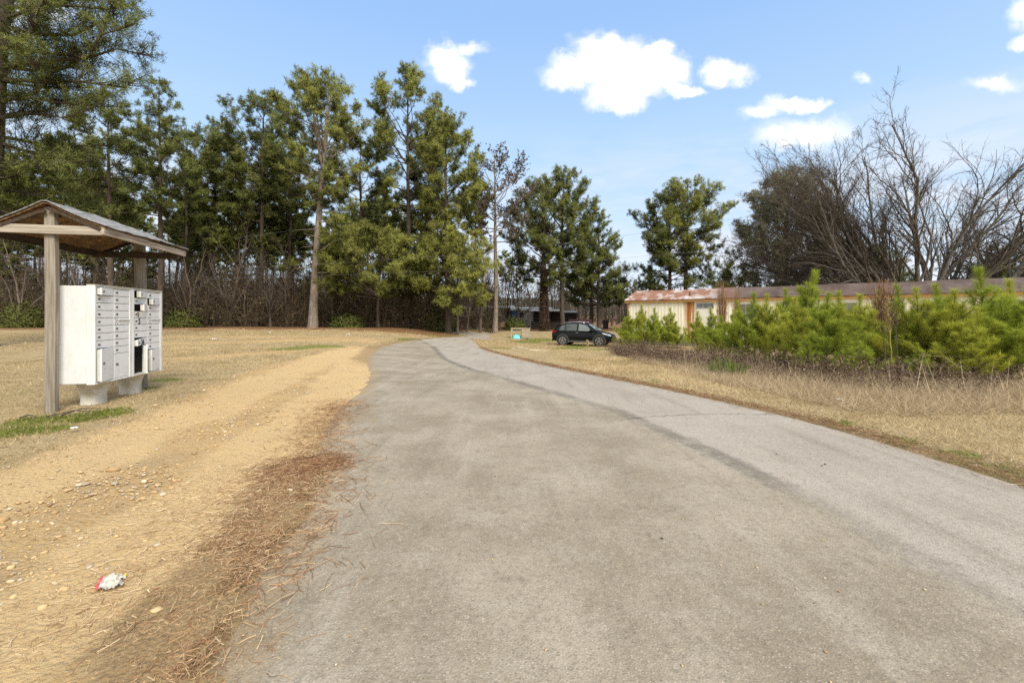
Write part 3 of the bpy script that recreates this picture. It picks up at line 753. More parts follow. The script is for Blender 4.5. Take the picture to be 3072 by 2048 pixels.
    P('small pine bush left of the twin pines showing over the roof end', 1950, 805, 52, 27, .05, 150, .14, nb=40, kind='cone', leafm=M_NEED)
    P('dark conifer peeping over the roof behind the bare tree', 2640, 740, 44, 28, .1, 260, .2, nb=64, kind='cone', leafm=M_NEED_DARK)
    P('dark conifer at the right edge behind the long roof', 3010, 745, 44, 29, .1, 250, .2, nb=64, kind='cone', leafm=M_NEED_DARK)
    P('dense brownish cedar with a big rounded crown left of the bare tree', 2358, 522, 45, 30, .10, 262, .36, leafm=M_CEDAR, nb=120, kind='flat', inner=.5)
    # ivy on the thick trunk
    g = np.random.default_rng(5); b = at(1632, 48)
    n = 5200; h = g.random(n) ** 1.1 * 6.5; a = g.random(n) * 6.28; r = .42 * (1 - h / 16) + .02
    v, f, tt = blades(np.stack([np.cos(a) * r, np.sin(a) * r, h], 1), np.stack([np.cos(a) * .6, np.sin(a) * .6, g.normal(0, .6, n)], 1), g.uniform(.1, .32, n), .07, g.random(n))
    m = MB(); m.add(v, f, tt); o = m.build('vines', M_IVY); 
    for q in bpy.data.objects:
        if q.get('label', '').startswith('broad pine with a thick vine'): o.parent = q

    # the wood behind: a few kinds, copied
    kinds = []
    for i, (H, cb, Rc, kd) in enumerate(((21, .58, 2.9, 'round'), (19, .54, 2.4, 'narrow'), (23, .60, 3.0, 'cone'), (17, .5, 2.6, 'round'), (20, .64, 2.5, 'flat'))):
        kinds.append(place_tree('background_pine', None, 0, 30, 60 + i, M_BARK, M_NEED if i % 2 else M_NEED_FAR, cat='tree', H=H, cb=cb, Rc=Rc, r0=.21, nb=40, dens=.85, leaf=.36, lw=.075, nper=7, kind=kd, lean=(rng.normal(0, .8), 0)))
    g = np.random.default_rng(77); used = set(); n = 0; pts = []
    while n < 74:
        Y = 43.5 + 46 * g.random() ** 1.3; px = g.uniform(-420, 1450); p = at(px, Y)
        if px > 1000 and Y < 47: continue
        if any(math.hypot(p[0] - q[0], p[1] - q[1]) < 2.1 for q in pts): continue
        pts.append(p); i = int(g.integers(0, 5)); sc = g.uniform(.72, 1.0) * (1.0 if px < 1150 else .8)
        lab = 'slender pine among the shaded trunks of the wood behind the front pines'
        if i in used: copy_thing(kinds[i], tuple(p), g.random() * 6.28, sc, lab, 'pines deep in the wood')
        else:
            used.add(i); o = kinds[i]; o.location = tuple(p); o.rotation_euler = (0, 0, g.random() * 6.28); o.scale = (sc,) * 3; o['label'] = lab; o['group'] = 'pines deep in the wood'
        n += 1
    for q in range(24):
        px = -380 + 1760 * (q + g.random()) / 24; Y = g.uniform(40.5, 54); i = int(g.integers(0, 5))
        copy_thing(kinds[i], tuple(at(px, Y)), g.random() * 6.28, (lambda a: (a * 1.25, a * 1.25, a))(g.uniform(.36, .62)), 'short young pine in the green middle storey of the wood', 'young pines inside the wood')
    # pines and cedars far behind the trailers on the right
    for px, Y, i, s in ((1560, 92, 1, .62), (1700, 100, 3, .6), (1745, 88, 0, .5), (1860, 96, 3, .5), (2230, 84, 3, .42), (1905, 110, 1, .55), (2560, 70, 3, .38), (2880, 66, 3, .40), (1520, 86, 0, .66)):
        copy_thing(kinds[i], tuple(at(px, Y)), px, s, 'small far pine showing dark between the nearer trees on the right', 'far pines behind the mobile homes')

def bare_parts(seed, H, limbs, r0, levels=3, base_h=.6, up_=.5, spread=1.0, dn=(9, 7, 5)):
    g = np.random.default_rng(seed)
    m = MB(); tw = MB()
    trunk = np.stack([np.linspace(0, .1, 6), np.zeros(6), np.linspace(-.4, base_h, 6)], 1)
    v, f = tubes(trunk[None], np.linspace(r0 * 1.25, r0, 6)[None], 10); m.add(v, f)
    cur = []
    for (az, el, L, r) in limbs:
        d = np.array([math.cos(az) * math.cos(el), math.sin(az) * math.cos(el), math.sin(el)])
        cur.append((np.array([.1, 0, base_h - .35]), d, L, r))
    for lv in range(levels + 1):
        K = (12, 8, 6, 4)[min(lv, 3)]; PP = []; RR = []; nxt = []
        for (p, d, L, r) in cur:
            P = [p]; dd = d.copy()
            for k in range(K - 1):
                dd = unit(dd + g.normal(0, (.10, .16, .20, .22)[min(lv, 3)], 3) + np.array([0, 0, up_ * (.12, .13, .10, .06)[min(lv, 3)]]))
                P.append(P[-1] + dd * L / (K - 1))
            P = np.array(P); rr = r * (1 - .86 * np.linspace(0, 1, K) ** .9); PP.append(P); RR.append(rr)
            if lv < levels:
                nc = dn[lv]
                for j in range(nc):
                    s = (.18 if lv == 0 else .15) + (.97 - .18) * (j + g.random()) / nc
                    i0 = s * (K - 1); a = int(i0); fr = i0 - a; q = P[a] * (1 - fr) + P[min(a + 1, K - 1)] * fr
                    t = unit(P[min(a + 1, K - 1)] - P[a]); sd_ = unit(np.cross(t, g.normal(size=3)))
                    an = g.uniform(.25, .62) if lv == 0 else g.uniform(.35, .75); nd = unit(t * math.cos(an) + sd_ * math.sin(an) * spread)
                    Ln = L * (1.0 - .62 * s) * g.uniform(.40, .66)
                    nxt.append((q, nd, Ln, max(np.interp(s, np.linspace(0, 1, K), rr) * .62, .010)))
        big = lv < 2
        v, f = tubes(np.array(PP), np.array(RR), (8, 5, 3, 3)[min(lv, 3)]); (m if big else tw).add(v, f, g.random() if big else np.repeat(g.random(len(PP)) * .6, K * (8, 5, 3, 3)[min(lv, 3)]))
        cur = nxt
    return m, tw

def make_bare_trees():
    p = at(2755, 33)
    t = thing('bare_tree', 'huge leafless tree with many grey limbs fanning up behind the long trailer roof', 'tree', tuple(p))
    H = up(190, 33)
    gl = np.random.default_rng(17); limbs = []
    for i in range(27):
        az = (PI if i % 3 else 0) + gl.normal(0, .34); el = .50 + .70 * ((i * .618) % 1); limbs.append((az, el, (12.5 + 3.0 * min(el, 1.0)) * gl.uniform(.86, 1.02), gl.uniform(.13, .22)))
    m, tw = bare_parts(41, H, limbs, .5, 3, 1.5, .16, .8, (15, 9, 7))
    m.build('trunk', M_BARK_GREY, t, smooth=True); tw.build('twigs', M_TWIG, t)
    p = at(2960, 31)
    t = thing('bare_tree', 'second leafless tree with mossy trunk leaning right at the picture edge', 'tree', tuple(p))
    m, tw = bare_parts(42, 14, [(.1, .55, 13, .34), (.0, .8, 13, .3), (.6, .62, 12, .26), (-.5, .7, 12, .26), (.2, .25, 11, .2), (.3, 1.05, 14, .26)], .42, 3, 2.2, .22, .85, (14, 8, 6))
    m.build('trunk', M_BARK_GREY, t, smooth=True); tw.build('twigs', M_TWIG, t)
    p = at(2510, 37)
    t = thing('bare_tree', 'smaller grey bare tree with a leaning trunk between cedar and fanning tree', 'tree', tuple(p))
    m, tw = bare_parts(43, 12, [(PI, 1.0, 9, .20), (PI - .4, .7, 7, .14), (.1, .7, 7, .14), (.4, 1.2, 8, .15), (-1.2, .9, 7, .13)], .24, 3, 1.6, .4, 1.0, (7, 5, 4))
    m.build('trunk', M_BARK_GREY, t, smooth=True); tw.build('twigs', M_TWIG, t)
    # thin bare trees standing far off right of the wood, each a copy of two kinds
    src = None; g = np.random.default_rng(4); kinds = []
    for s_ in (51, 52, 53):
        t = thing('bare_sapling', 'thin leafless brown tree far off between the dead pine and the trailer', 'tree', (0, 0, 0), 0, 'thin bare trees in the distance')
        m, tw = bare_parts(s_, 8, [(0, 1.45, 7.5, .10), (2, 1.1, 5, .06), (4, 1.0, 5, .06), (5.3, 1.2, 5.5, .06)], .12, 3, 1.2, .35, 1.0, (9, 6, 4))
        m.build('trunk', M_TWIG, t); tw.build('twigs', M_TWIG, t); kinds.append(t)
    k = 0
    for px, Y in ((1460, 55), (1520, 57), (1555, 52), (1585, 62), (1660, 64), (1715, 70), (1735, 60), (1760, 78), (1835, 72), (1850, 84), (1700, 85), (1600, 74), (1875, 66), (1490, 70), (1895, 78), (1420, 50), (2200, 60), (2120, 66)):
        sc = g.uniform(.8, 1.25)
        if k < 3: o = kinds[k]; o.location = tuple(at(px, Y)); o.rotation_euler = (0, 0, g.random() * 6); o.scale = (sc,) * 3
        else: copy_thing(kinds[k % 3], tuple(at(px, Y)), g.random() * 6, sc)
        k += 1
    # slim leafless young trees along the edge of the wood
    for i, (px, Y) in enumerate(((60, 39), (150, 40), (250, 41), (560, 41.5), (620, 42), (690, 41), (735, 42.5), (812, 40), (860, 41.5), (1000, 40.5), (1050, 41.5), (1100, 41), (1180, 42.5), (1290, 41.5), (1310, 43), (1400, 42), (1440, 43), (520, 42), (590, 43), (770, 43.5))):
        copy_thing(kinds[i % 3], tuple(at(px, Y)), g.random() * 6, g.uniform(.7, 1.15), 'slim leafless young tree in the brown scrub along the edge of the wood', 'young bare trees along the wood edge')

def make_brush():
    """the brown tangle under the wood and the far-off wood"""
    g = np.random.default_rng(8)
    n = 5200; Y = 40.5 + 42 * g.random(n) ** 1.5; px = g.uniform(-500, 1500, n)
    edge = np.array([mnoise.fractal(Vector((q * .012, 3, 0)), 1, 2, 4) for q in px]); Y += np.where(px > 1380, 4, 0) - .5 + 3.0 * edge
    x = (px - CX) / F * Y; z = zt(x, Y)
    H = g.uniform(1.5, 8.0, n) * np.where(g.random(n) < .25, 1.35, 1) * np.where(px > 1250, .6, 1); H *= np.clip((Y - 37.5 - np.where(px > 1380, 4, 0)) / 5.5, .16, 1)
    k = np.linspace(0, 1, 5); lean = g.normal(0, .16, (n, 2))
    P = np.stack([x[:, None] + lean[:, :1] * H[:, None] * k + g.normal(0, .08, (n, 5)), Y[:, None] + lean[:, 1:] * H[:, None] * k, z[:, None] - .1 + H[:, None] * k], -1)
    m = MB(); v, f = strips(P, np.broadcast_to(g.uniform(.012, .035, n)[:, None] * (1 - .7 * k), (n, 5))); m.add(v, f, np.repeat(g.random(n) * .7, 10))
    c = 17; s = g.uniform(.15, 1, (n, c)); i0 = np.clip((s * 4).astype(int), 0, 3); fr = s * 4 - i0
    idx = np.arange(n)[:, None]; q = P[idx, i0] * (1 - fr[..., None]) + P[idx, i0 + 1] * fr[..., None]; q = q.reshape(-1, 3); N = len(q)
    d = unit(g.normal(size=(N, 3)) * np.array([1, 1, .7]) + np.array([0, 0, .25])); L = g.uniform(.35, 1.5, N)
    kk = np.linspace(0, 1, 3)[None, :, None]
    T = q[:, None] + d[:, None] * L[:, None, None] * kk + g.normal(0, .1, (N, 3, 3)) * kk
    v, f = strips(T, np.broadcast_to(np.array([.012, .009, .004]), (N, 3)) * g.uniform(.7, 1.5, (N, 1))); m.add(v, f, np.repeat(np.clip(g.random(N) * .8, 0, 1), 6))
    # dead leaves caught in it
    N2 = 80000; j = g.integers(0, N, N2); v, f, tt = blades(T[j, 2] + g.normal(0, .15, (N2, 3)), g.normal(size=(N2, 3)), g.uniform(.06, .16, N2), .07, np.where(g.random(N2) < .34, g.uniform(.88, 1, N2), np.clip(g.normal(.45, .2, N2), 0, .82))); m.add(v, f, tt)
    tag(m.build('undergrowth', tinted('brown_scrub', ((0, (.032, .025, .018)), (.5, (.088, .067, .046)), (.82, (.18, .13, .08)), (.9, (.15, .155, .055)), (1, (.19, .21, .07))))), 'brown leafless tangle of scrub under the pine wood', 'undergrowth', kind='stuff')
    # far-off wood: closes the view between trunks
    m = MB(); n = 34000
    px = g.uniform(-900, 1480, n); Y = 84 + 36 * g.random(n); x = (px - CX) / F * Y; h = g.random(n) ** 1.25 * np.where(px < 1250, 9.5 + 2 * np.sin(px * .021) + 1.5 * np.sin(px * .047), 7.5)
    p = np.stack([x, Y, zt(x, Y) + h], 1) + g.normal(0, .5, (n, 3))
    v, f, tt = blades(p, g.normal(size=(n, 3)) * np.array([1, 1, .8]), g.uniform(.7, 1.9, n), .42, np.clip(g.normal(.3, .2, n) + .3 * (h > 5.5), 0, 1)); m.add(v, f, tt)
    n = 15000; px = g.uniform(1380, 3400, n); Y = 105 + 60 * g.random(n); x = (px - CX) / F * Y; h = g.random(n) ** 1.3 * (6.5 + 1.6 * np.sin(px * .02) + np.sin(px * .057)) * Y / 110
    p = np.stack([x, Y, zt(x, Y) + h], 1)
    v, f, tt = blades(p, g.normal(size=(n, 3)) * np.array([.7, .7, 1.3]), g.uniform(.8, 2.2, n), .22, np.clip(g.normal(.25, .2, n), 0, .6)); m.add(v, f, tt)
    n = 700; px = g.uniform(-500, 3300, n); Y = 86 + 60 * g.random(n); x = (px - CX) / F * Y; k = np.linspace(0, 1, 4); H = np.where(px < 1400, 15, 8) * g.uniform(.7, 1, n)
    P = np.stack([x[:, None] + 0 * k, Y[:, None] + 0 * k, zt(x, Y)[:, None] + H[:, None] * k], -1); v, f = strips(P, np.broadcast_to(.16 * (1 - .6 * k), (n, 4))); m.add(v, f, .05)
    tag(m.build('far_woods', tinted('far_wood', ((0, (.035, .028, .022)), (.3, (.095, .075, .058)), (.5, (.05, .052, .024)), (1, (.085, .09, .035))))), 'dim mass of far woodland closing the view behind the trees', 'woods', kind='stuff')
    # evergreen shrubs at the foot of the wood
    for lab, px, Y, H, W, seed, mt in (('dark evergreen bush at the far left behind the shelter post', 70, 38, 2.2, 1.5, 1, M_NEED_DARK), ('green shrub at the wood edge just right of the mailboxes', 545, 39.5, 1.5, 1.6, 2, M_NEED_DARK),
            ('low olive bush at the right foot of the pale pine', 1040, 38.8, 1.2, 1.5, 3, M_NEED), ('green bush under the yellow boughs near the end of the wood', 1320, 41, 2.2, 1.7, 4, M_NEED_DARK), ('dark shrub against the mobile home left of its blue door', 1545, 50, 1.5, 1.3, 5, M_NEED_DARK)):
        t = thing('shrub', lab, 'shrub', tuple(at(px, Y)))
        g2 = np.random.default_rng(seed + 90); n = 2600; d = unit(g2.normal(size=(n, 3)) * np.array([1, 1, .8])); d[:, 2] = np.abs(d[:, 2]); r = g2.random(n) ** .45
        P = d * r[:, None] * np.array([W, W, H]) + g2.normal(0, .08, (n, 3)); P[:, 2] = np.abs(P[:, 2])
        v, f, tt = blades(P, d + g2.normal(0, .7, (n, 3)), .22, .09, np.clip(g2.normal(.4, .2, n), 0, 1)); m = MB(); m.add(v, f, tt); m.nr = np.repeat(unit(d + np.array([0, 0, .3])), 3, 0); m.build('leaves', mt, t)
        n = 26; k = np.linspace(0, 1, 4); d = unit(np.column_stack([g2.normal(0, .6, n), g2.normal(0, .6, n), np.ones(n)]))
        Q = d[:, None] * k[None, :, None] * H * .9; v, f = tubes(Q, np.broadcast_to(.018 * (1 - .7 * k), (n, 4)), 3); m = MB(); m.add(v, f); m.build('stems', M_TWIG, t)

# ---------------------------------------------------------------- young pines and weeds on the right
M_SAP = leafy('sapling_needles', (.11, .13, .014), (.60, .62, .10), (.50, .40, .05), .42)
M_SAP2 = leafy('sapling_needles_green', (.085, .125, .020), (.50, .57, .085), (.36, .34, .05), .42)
def sapling_parts(seed, H):
    g = np.random.default_rng(seed); m = MB(); c = MB()
    k = np.linspace(0, 1, 8); T = np.stack([np.cumsum(g.normal(0, .02, 8)), np.cumsum(g.normal(0, .02, 8)), k * H], 1); T[0] = 0; T[0, 2] = -.05
    v, f = tubes(T[None], (.030 * (1 - .8 * k))[None] * H / 2.4, 6); m.add(v, f)
    segs = [(T[5:], 1.6), (T[6:], 1.0), (T[2:6], .6)]; BP = []; BR = []
    for i in range(int(17 * H)):
        t = .02 + .80 * ((i + g.random()) / (17 * H)) ** 1.15; p0 = np.array([np.interp(t, k, T[:, q]) for q in range(3)]); a = i * 2.4 + g.normal(0, .4)
        L = H * (.43 - .45 * t) * g.uniform(.6, 1.25); el = g.uniform(.15, .75) + .45 * t
        d = np.array([math.cos(a) * math.cos(el), math.sin(a) * math.cos(el), math.sin(el)]); s = np.linspace(0, 1, 5)[:, None]
        P = p0 + d * L * s + np.array([0, 0, 1]) * L * .32 * s ** 2 + g.normal(0, .012, (5, 3)) * s
        BP.append(P); BR.append(.011 * (1 - .7 * s[:, 0])); segs.append((P[1:], L))
        if L > .45:
            for j in range(g.integers(2, 5)):
                q = P[g.integers(1, 4)]; dd = unit(d + g.normal(0, .55, 3) + np.array([0, 0, .5])); l2 = L * g.uniform(.3, .5)
                Q = q + dd * l2 * s + np.array([0, 0, 1]) * l2 * .3 * s ** 2; BP.append(Q); BR.append(.007 * (1 - .6 * s[:, 0])); segs.append((Q[1:], l2))
    v, f = tubes(np.array(BP), np.array(BR), 4); m.add(v, f)
    PP = []; DD = []; TT = []
    for P, L in segs:
        ln = np.linalg.norm(P[-1] - P[0]); n = int(90 + 340 * ln); s = g.random(n) ** .72
        i0 = np.clip((s * (len(P) - 1)).astype(int), 0, len(P) - 2); fr = (s * (len(P) - 1) - i0)[:, None]
        q = P[i0] * (1 - fr) + P[i0 + 1] * fr; ax = unit(P[-1] - P[-2])
        r = g.normal(size=(n, 3)); r -= (r @ ax)[:, None] * ax; r = unit(r)
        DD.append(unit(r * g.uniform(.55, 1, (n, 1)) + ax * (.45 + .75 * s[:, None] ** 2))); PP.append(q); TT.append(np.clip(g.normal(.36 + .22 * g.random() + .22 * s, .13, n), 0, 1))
    PP = np.concatenate(PP); DD = np.concatenate(DD); TT = np.concatenate(TT); n = len(PP)
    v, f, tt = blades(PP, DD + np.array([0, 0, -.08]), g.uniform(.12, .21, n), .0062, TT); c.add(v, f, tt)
    return m, c

def make_saplings():
    g = np.random.default_rng(21); kinds = []
    for i in range(7):
        t = thing('pine_sapling', None, 'young pine', (0, 0, 0), 0, None); m, c = sapling_parts(200 + i, 2.4)
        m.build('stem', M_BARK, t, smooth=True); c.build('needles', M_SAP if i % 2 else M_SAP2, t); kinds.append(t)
    used = set()
    L = [  # base px, depth, top py, kind, label
     (1888, 25.5, 935, 0, 'small young pine at the left end of the thicket, next to the car'), (1925, 26, 915, 1, 'young pine with a tall tip before the cream wall, second in the thicket'), (1962, 25, 925, 2, 'bushy young pine in front of the cream wall, third in the thicket'),
     (2005, 25, 925, 3, 'young pine with outspread boughs just left of the orange rust streak'), (2030, 24.5, 965, 4, 'low young pine below the orange rust streak'), (2090, 23, 935, 5, 'thin sparse young pine before the white door panel'),
     (2135, 21.5, 925, 6, 'slim young pine with a lollipop top right of the white door panel'), (2170, 20, 950, 0, 'young pine with low wide boughs before the brown dead grass'), (2215, 18.5, 905, 1, 'green young pine under the trailer window'),
     (2265, 17, 880, 2, 'crooked topped young pine reaching over the roof line'), (2310, 16, 885, 3, 'dense yellow young pine standing out in the middle of the thicket'), (2350, 17.5, 868, 4, 'young pine with a dark leader behind the dense yellow one'),
     (2395, 15, 895, 5, 'broad young pine right of the dense yellow one'), (2437, 17, 815, 6, 'tall young pine with a tufted candle top rising above the roof'), (2475, 14, 880, 0, 'leafy young pine right below the tufted candle top'),
     (2520, 15.5, 875, 1, 'young pine left of the brown dead stalks'), (2570, 12.6, 1000, 2, 'low spreading young pine at the foot of the dead stalks'), (2590, 15, 885, 3, 'young pine behind the brown dead stalks'),
     (2690, 14, 858, 4, 'young pine with a pale tip just right of the dead stalks'), (2770, 13.2, 865, 5, 'full young pine between the dead stalks and the tall candle at right'), (2755, 11.6, 1030, 6, 'short bright yellow young pine at the front of the thicket'),
     (2820, 13.5, 855, 0, 'young pine with twin tips right of the full one'), (2865, 12.5, 870, 1, 'dark green young pine left of the tallest candle'), (2945, 13, 805, 2, 'tallest young pine with a fat upright candle near the right edge'),
     (2900, 11.5, 960, 3, 'bushy young pine with golden needles low at right front'), (2990, 11.8, 900, 4, 'young pine below the tallest candle, second from the right edge'), (3035, 12.8, 840, 5, 'young pine with a knobbly tip close to the right edge'),
     (3085, 11.2, 865, 6, 'big young pine cut by the right edge of the picture'), (2640, 16.5, 872, 1, 'young pine in the back row behind the dead stalks, against the long roof'), (2160, 23.5, 968, 3, 'small young pine in the back row beside the tall reddish grass'),
     (2420, 13.2, 1010, 4, 'low green young pine under the broad one, above the dry weeds')]
    for px, Y0, top, i, lab in L:
        base = np.interp(px, [1880, 2100, 2300, 2500, 2700, 3100], [1046, 1064, 1094, 1120, 1140, 1152]); fr = np.interp(px, [1888, 2090, 2310, 2520, 2700, 3085], [25.3, 22.5, 16, 14.2, 12.6, 11.4])
        p = ground(px, base - 11 * max(0, Y0 - fr) + 8 * max(0, fr - Y0)); Y = p[1]; H = up(top, Y) - p[2]; s = H / 2.42; w = s * (1.3 if s < .8 else 1.05) * g.uniform(.85, 1.1)
        if i in used: copy_thing(kinds[i], tuple(p), g.random() * 6.28, (w, w, s), lab, 'young pines in the thicket')
        else:
            used.add(i); o = kinds[i]; o.location = tuple(p); o.rotation_euler = (0, 0, g.random() * 6.28); o.scale = (w, w, s); o['label'] = lab; o['group'] = 'young pines in the thicket'

def thicket_line(): return gp((1850, 1066), (1960, 1090), (2100, 1112), (2230, 1130), (2400, 1150), (2560, 1172), (2700, 1180), (2850, 1180), (3000, 1182), (3200, 1185))
def make_weeds():
    g = np.random.default_rng(31); line = resample(thicket_line(), 300)
    def pick(n, back, front, lo=0, hi=299):
        j = g.integers(lo, hi, n); p = line[j]; d = g.uniform(-front, back, n); dirn = unit(p); q = p + dirn * d[:, None]; return np.column_stack([q, zt(q[:, 0], q[:, 1]) + .03])
    # brambles
    m = MB(); n = 3600; p = pick(n, 3.4, .4, 0, 280); a = g.random(n) * 6.28; L = g.uniform(.25, .85, n) * (.75 + .5 * np.sin(p[:, 0] * 2.1 + p[:, 1]) ** 2); k = np.linspace(0, 1, 5)[None, :, None]
    d = np.stack([np.cos(a), np.sin(a), np.zeros(n)], 1)
    hi = (L * g.uniform(.3, .75, n))[:, None, None]
    P = p[:, None] + d[:, None] * L[:, None, None] * k + np.array([0, 0, 1.]) * hi * np.sin(k * PI * .8) + g.normal(0, .025, (n, 5, 3)) * k
    v, f = strips(P, np.broadcast_to(g.uniform(.002, .0045, n)[:, None] * (1 - .6 * k[:, :, 0]), (n, 5))); m.add(v, f, np.repeat(np.clip(g.normal(.35, .2, n), 0, 1), 10))
    N = 30000; j = g.integers(0, n, N); jj = g.integers(1, 5, N); v, f, tt = blades(P[j, jj] + g.normal(0, .05, (N, 3)), g.normal(size=(N, 3)), g.uniform(.02, .055, N), .022, np.clip(g.normal(.5, .25, N), 0, 1)); m.add(v, f, tt)
    tag(m.build('brambles', tinted('dead_bramble', ((0, (.04, .026, .022)), (.4, (.118, .084, .058)), (.7, (.21, .150, .112)), (1, (.38, .29, .21))))), 'purplish brown tangle of dead brambles at the foot of the young pines', 'brambles', kind='stuff')
    # long pale dead grass
    m = MB(); n = 44000; p = np.vstack([pick(n // 2, 1.6, 1.3, 60, 299), pick(n // 2, 1.0, 2.6, 150, 299)]); D = np.column_stack([g.normal(0, .85, n), g.normal(0, .85, n), g.uniform(.15, 1, n)])
    v, f, tt = blades(p, D, g.uniform(.12, .36, n), .0055, np.clip(g.normal(.6, .22, n), 0, 1)); m.add(v, f, tt)
    n = 110; p = pick(n, .7, .9, 150, 299); D = np.column_stack([g.normal(0, .2, n), g.normal(0, .2, n), np.ones(n)]); v, f, tt = blades(p, D, g.uniform(.3, .75, n), .011, g.uniform(.7, 1, n)); m.add(v, f, tt)
    tag(m.build('tall_dead_grass', tinted('straw_grass', ((0, (.14, .085, .055)), (.5, (.40, .305, .19)), (1, (.68, .57, .39))), trans=.2)), 'long pale matted dead grass in front of the young pines', 'grass', kind='stuff')
    # reddish broom grass in front of the trailer
    for lab, px, Y, top, n, w in (('tall reddish dead grass plume before the trailer wall', 2165, 19, 838, 260, .26), ('second reddish dead grass plume just right of the tallest reddish one', 2210, 18.5, 850, 170, .2), ('brown feathery weed plume above the roof edge near the dead stalks', 2648, 12.5, 832, 380, .28), ('pale tuft of dry grass standing alone in front of the dark car', 1762, 27.5, 1020, 60, .08)):
        b = at(px, Y); H = up(top, Y) - b[2]; t = thing('grass_clump', lab, 'dead weed', tuple(b)); k = np.linspace(0, 1, 5)
        m = MB(); d = g.normal(0, w * .35, (n, 2)); hh = H * g.uniform(.55, 1, n)
        P = np.stack([d[:, :1] * .3 + d[:, :1] * k ** 1.6 * 1.2, d[:, 1:] * .3 + d[:, 1:] * k ** 1.6, hh[:, None] * k], -1); v, f = strips(P, np.broadcast_to(.0035 * (1 - .5 * k), (n, 5))); m.add(v, f, np.repeat(g.random(n), 10)); 
        m.build('stalks', tinted('broom_grass', ((0, (.16, .085, .045)), (1, (.40, .25, .14)))) if 'pale' not in lab else tinted('pale_grass', ((0, (.4, .32, .16)), (1, (.62, .5, .28)))), t)
        N = n * 9; j = g.integers(0, n, N); s = g.uniform(.5, 1, N); q = np.stack([np.interp(s, [0, 1], [0, 1]) * 0 + P[j, 4, c] * s + P[j, 2, c] * (1 - s) for c in range(3)], 1)
        v, f, tt = blades(q, np.column_stack([g.normal(0, .6, N), g.normal(0, .6, N), np.ones(N)]), .09, .006, g.random(N)); m = MB(); m.add(v, f, tt); m.build('plumes', bpy.data.materials['broom_grass'] if 'pale' not in lab else bpy.data.materials['pale_grass'], t)
    # dead stalks
    for lab, px, py0, px1, top, Y in (('tallest thin dead stalk with a dark stem, at right of the three', 2700, 1150, 2680, 880, 9.4), ('pale straw coloured dead stalk in the middle of the three', 2678, 1135, 2655, 900, 9.7), ('crooked dark dead stalk at left of the three', 2660, 1140, 2628, 905, 9.6)):
        b = at(px, Y); H = up(top, Y) - b[2]; dx = (px1 - px) / F * Y; t = thing('dead_stalk', lab, 'dead weed', tuple(b), 0, 'dead stalks before the young pines')
        k = np.linspace(0, 1, 9); P = np.stack([dx * k + np.cumsum(g.normal(0, .008, 9)), np.cumsum(g.normal(0, .01, 9)), H * k - .03], 1); P[0, :2] = 0
        m = MB().tube(P, .010 * (1 - .6 * k), 5); pale = 'pale' in lab; m.build('stem', tinted('stalk_pale', ((0, (.45, .33, .18)), (1, (.45, .33, .18)))) if pale else M_TWIG, t)
        n = 60; s = g.uniform(.55, 1, n); q = np.stack([np.interp(s, k, P[:, c]) for c in range(3)], 1); d = unit(np.column_stack([g.normal(0, .5, n), g.normal(0, .5, n), np.ones(n)])); kk = np.linspace(0, 1, 3)[None, :, None]
        T = q[:, None] + d[:, None] * g.uniform(.12, .42, (n, 1, 1)) * kk; v, f = strips(T, np.full((n, 3), .0022)); m = MB(); m.add(v, f, .6); 
        N = 420; j = g.integers(0, n, N); v, f, tt = blades(T[j, 2] - g.random((N, 1)) * (T[j, 2] - T[j, 1]), g.normal(size=(N, 3)), .03, .012, g.uniform(.3, .9, N)); m.add(v, f, tt); m.build('twigs', M_IVY if not pale else bpy.data.materials['stalk_pale'], t)
    # strap-leaved green clumps
    for lab, px, py in (('small clump of green strap leaves in front of the brambles', 2150, 1128), ('grassy green clump beside the small strap leaved one, left of the weeds', 2205, 1136), ('taller yellowish strap leaved clump behind the two small green ones', 2215, 1098), ('wide green blade clump below the dense yellow young pine', 2290, 1105), ('green blade clump right of the wide one, at the thicket foot', 2345, 1102)):
        b = ground(px, py); n = 70; m = MB(); a = g.random(n) * 6.28; sp = g.uniform(.1, .75, n); L = g.uniform(.28, .6, n) * (1.25 if 'taller' in lab else 1); k = np.linspace(0, 1, 5)[None, :, None]
        d = np.stack([np.cos(a) * sp, np.sin(a) * sp, np.ones(n)], 1)
        P = g.normal(0, .09, (n, 1, 3)) * np.array([1, 1, 0]) + d[:, None] * L[:, None, None] * k - np.array([0, 0, 1]) * (L * sp * .6)[:, None, None] * k ** 2.5
        v, f = strips(P, np.broadcast_to(np.array([.007, .009, .008, .006, .001]), (n, 5))); m.add(v, f, np.repeat(g.random(n), 10))
        tag(m.build('strap_leaf_clump', leafy('strap_leaves', (.05, .10, .015), (.22, .30, .06)), None, tuple(b)), lab, 'plant', 'green leaf clumps in the weeds')
# ---------------------------------------------------------------- mailboxes and their shelter
def wood_mat(name, c1, c2, c3, along='z'):
    t = NT(name); st = {'z': (14, 14, .7), 'x': (.7, 14, 14), 'y': (14, .7, 14)}[along]
    p = t.pos(st); n = t.noise(p, 2.2, 7, .7, .3); n2 = t.noise(t.pos(tuple(k * .35 for k in st)), 1.5, 5, .65, .5)
    col = t.mix(t.ramp(n, .3, .7), c1, c2); col = t.mix(t.math('MULTIPLY', t.ramp(n2, .52, .70), .8), col, c3)
    return t.bsdf(col, .85, 0, t.bump(n, .6, .006), .15)
M_POST = wood_mat('weathered_post', (.155, .132, .10), (.34, .305, .255), (.06, .048, .038))
M_BEAM = wood_mat('weathered_board', (.25, .22, .175), (.43, .385, .32), (.17, .13, .095), 'y')
M_FASC = wood_mat('peeling_board', (.17, .12, .085), (.46, .40, .32), (.06, .045, .035), 'x')
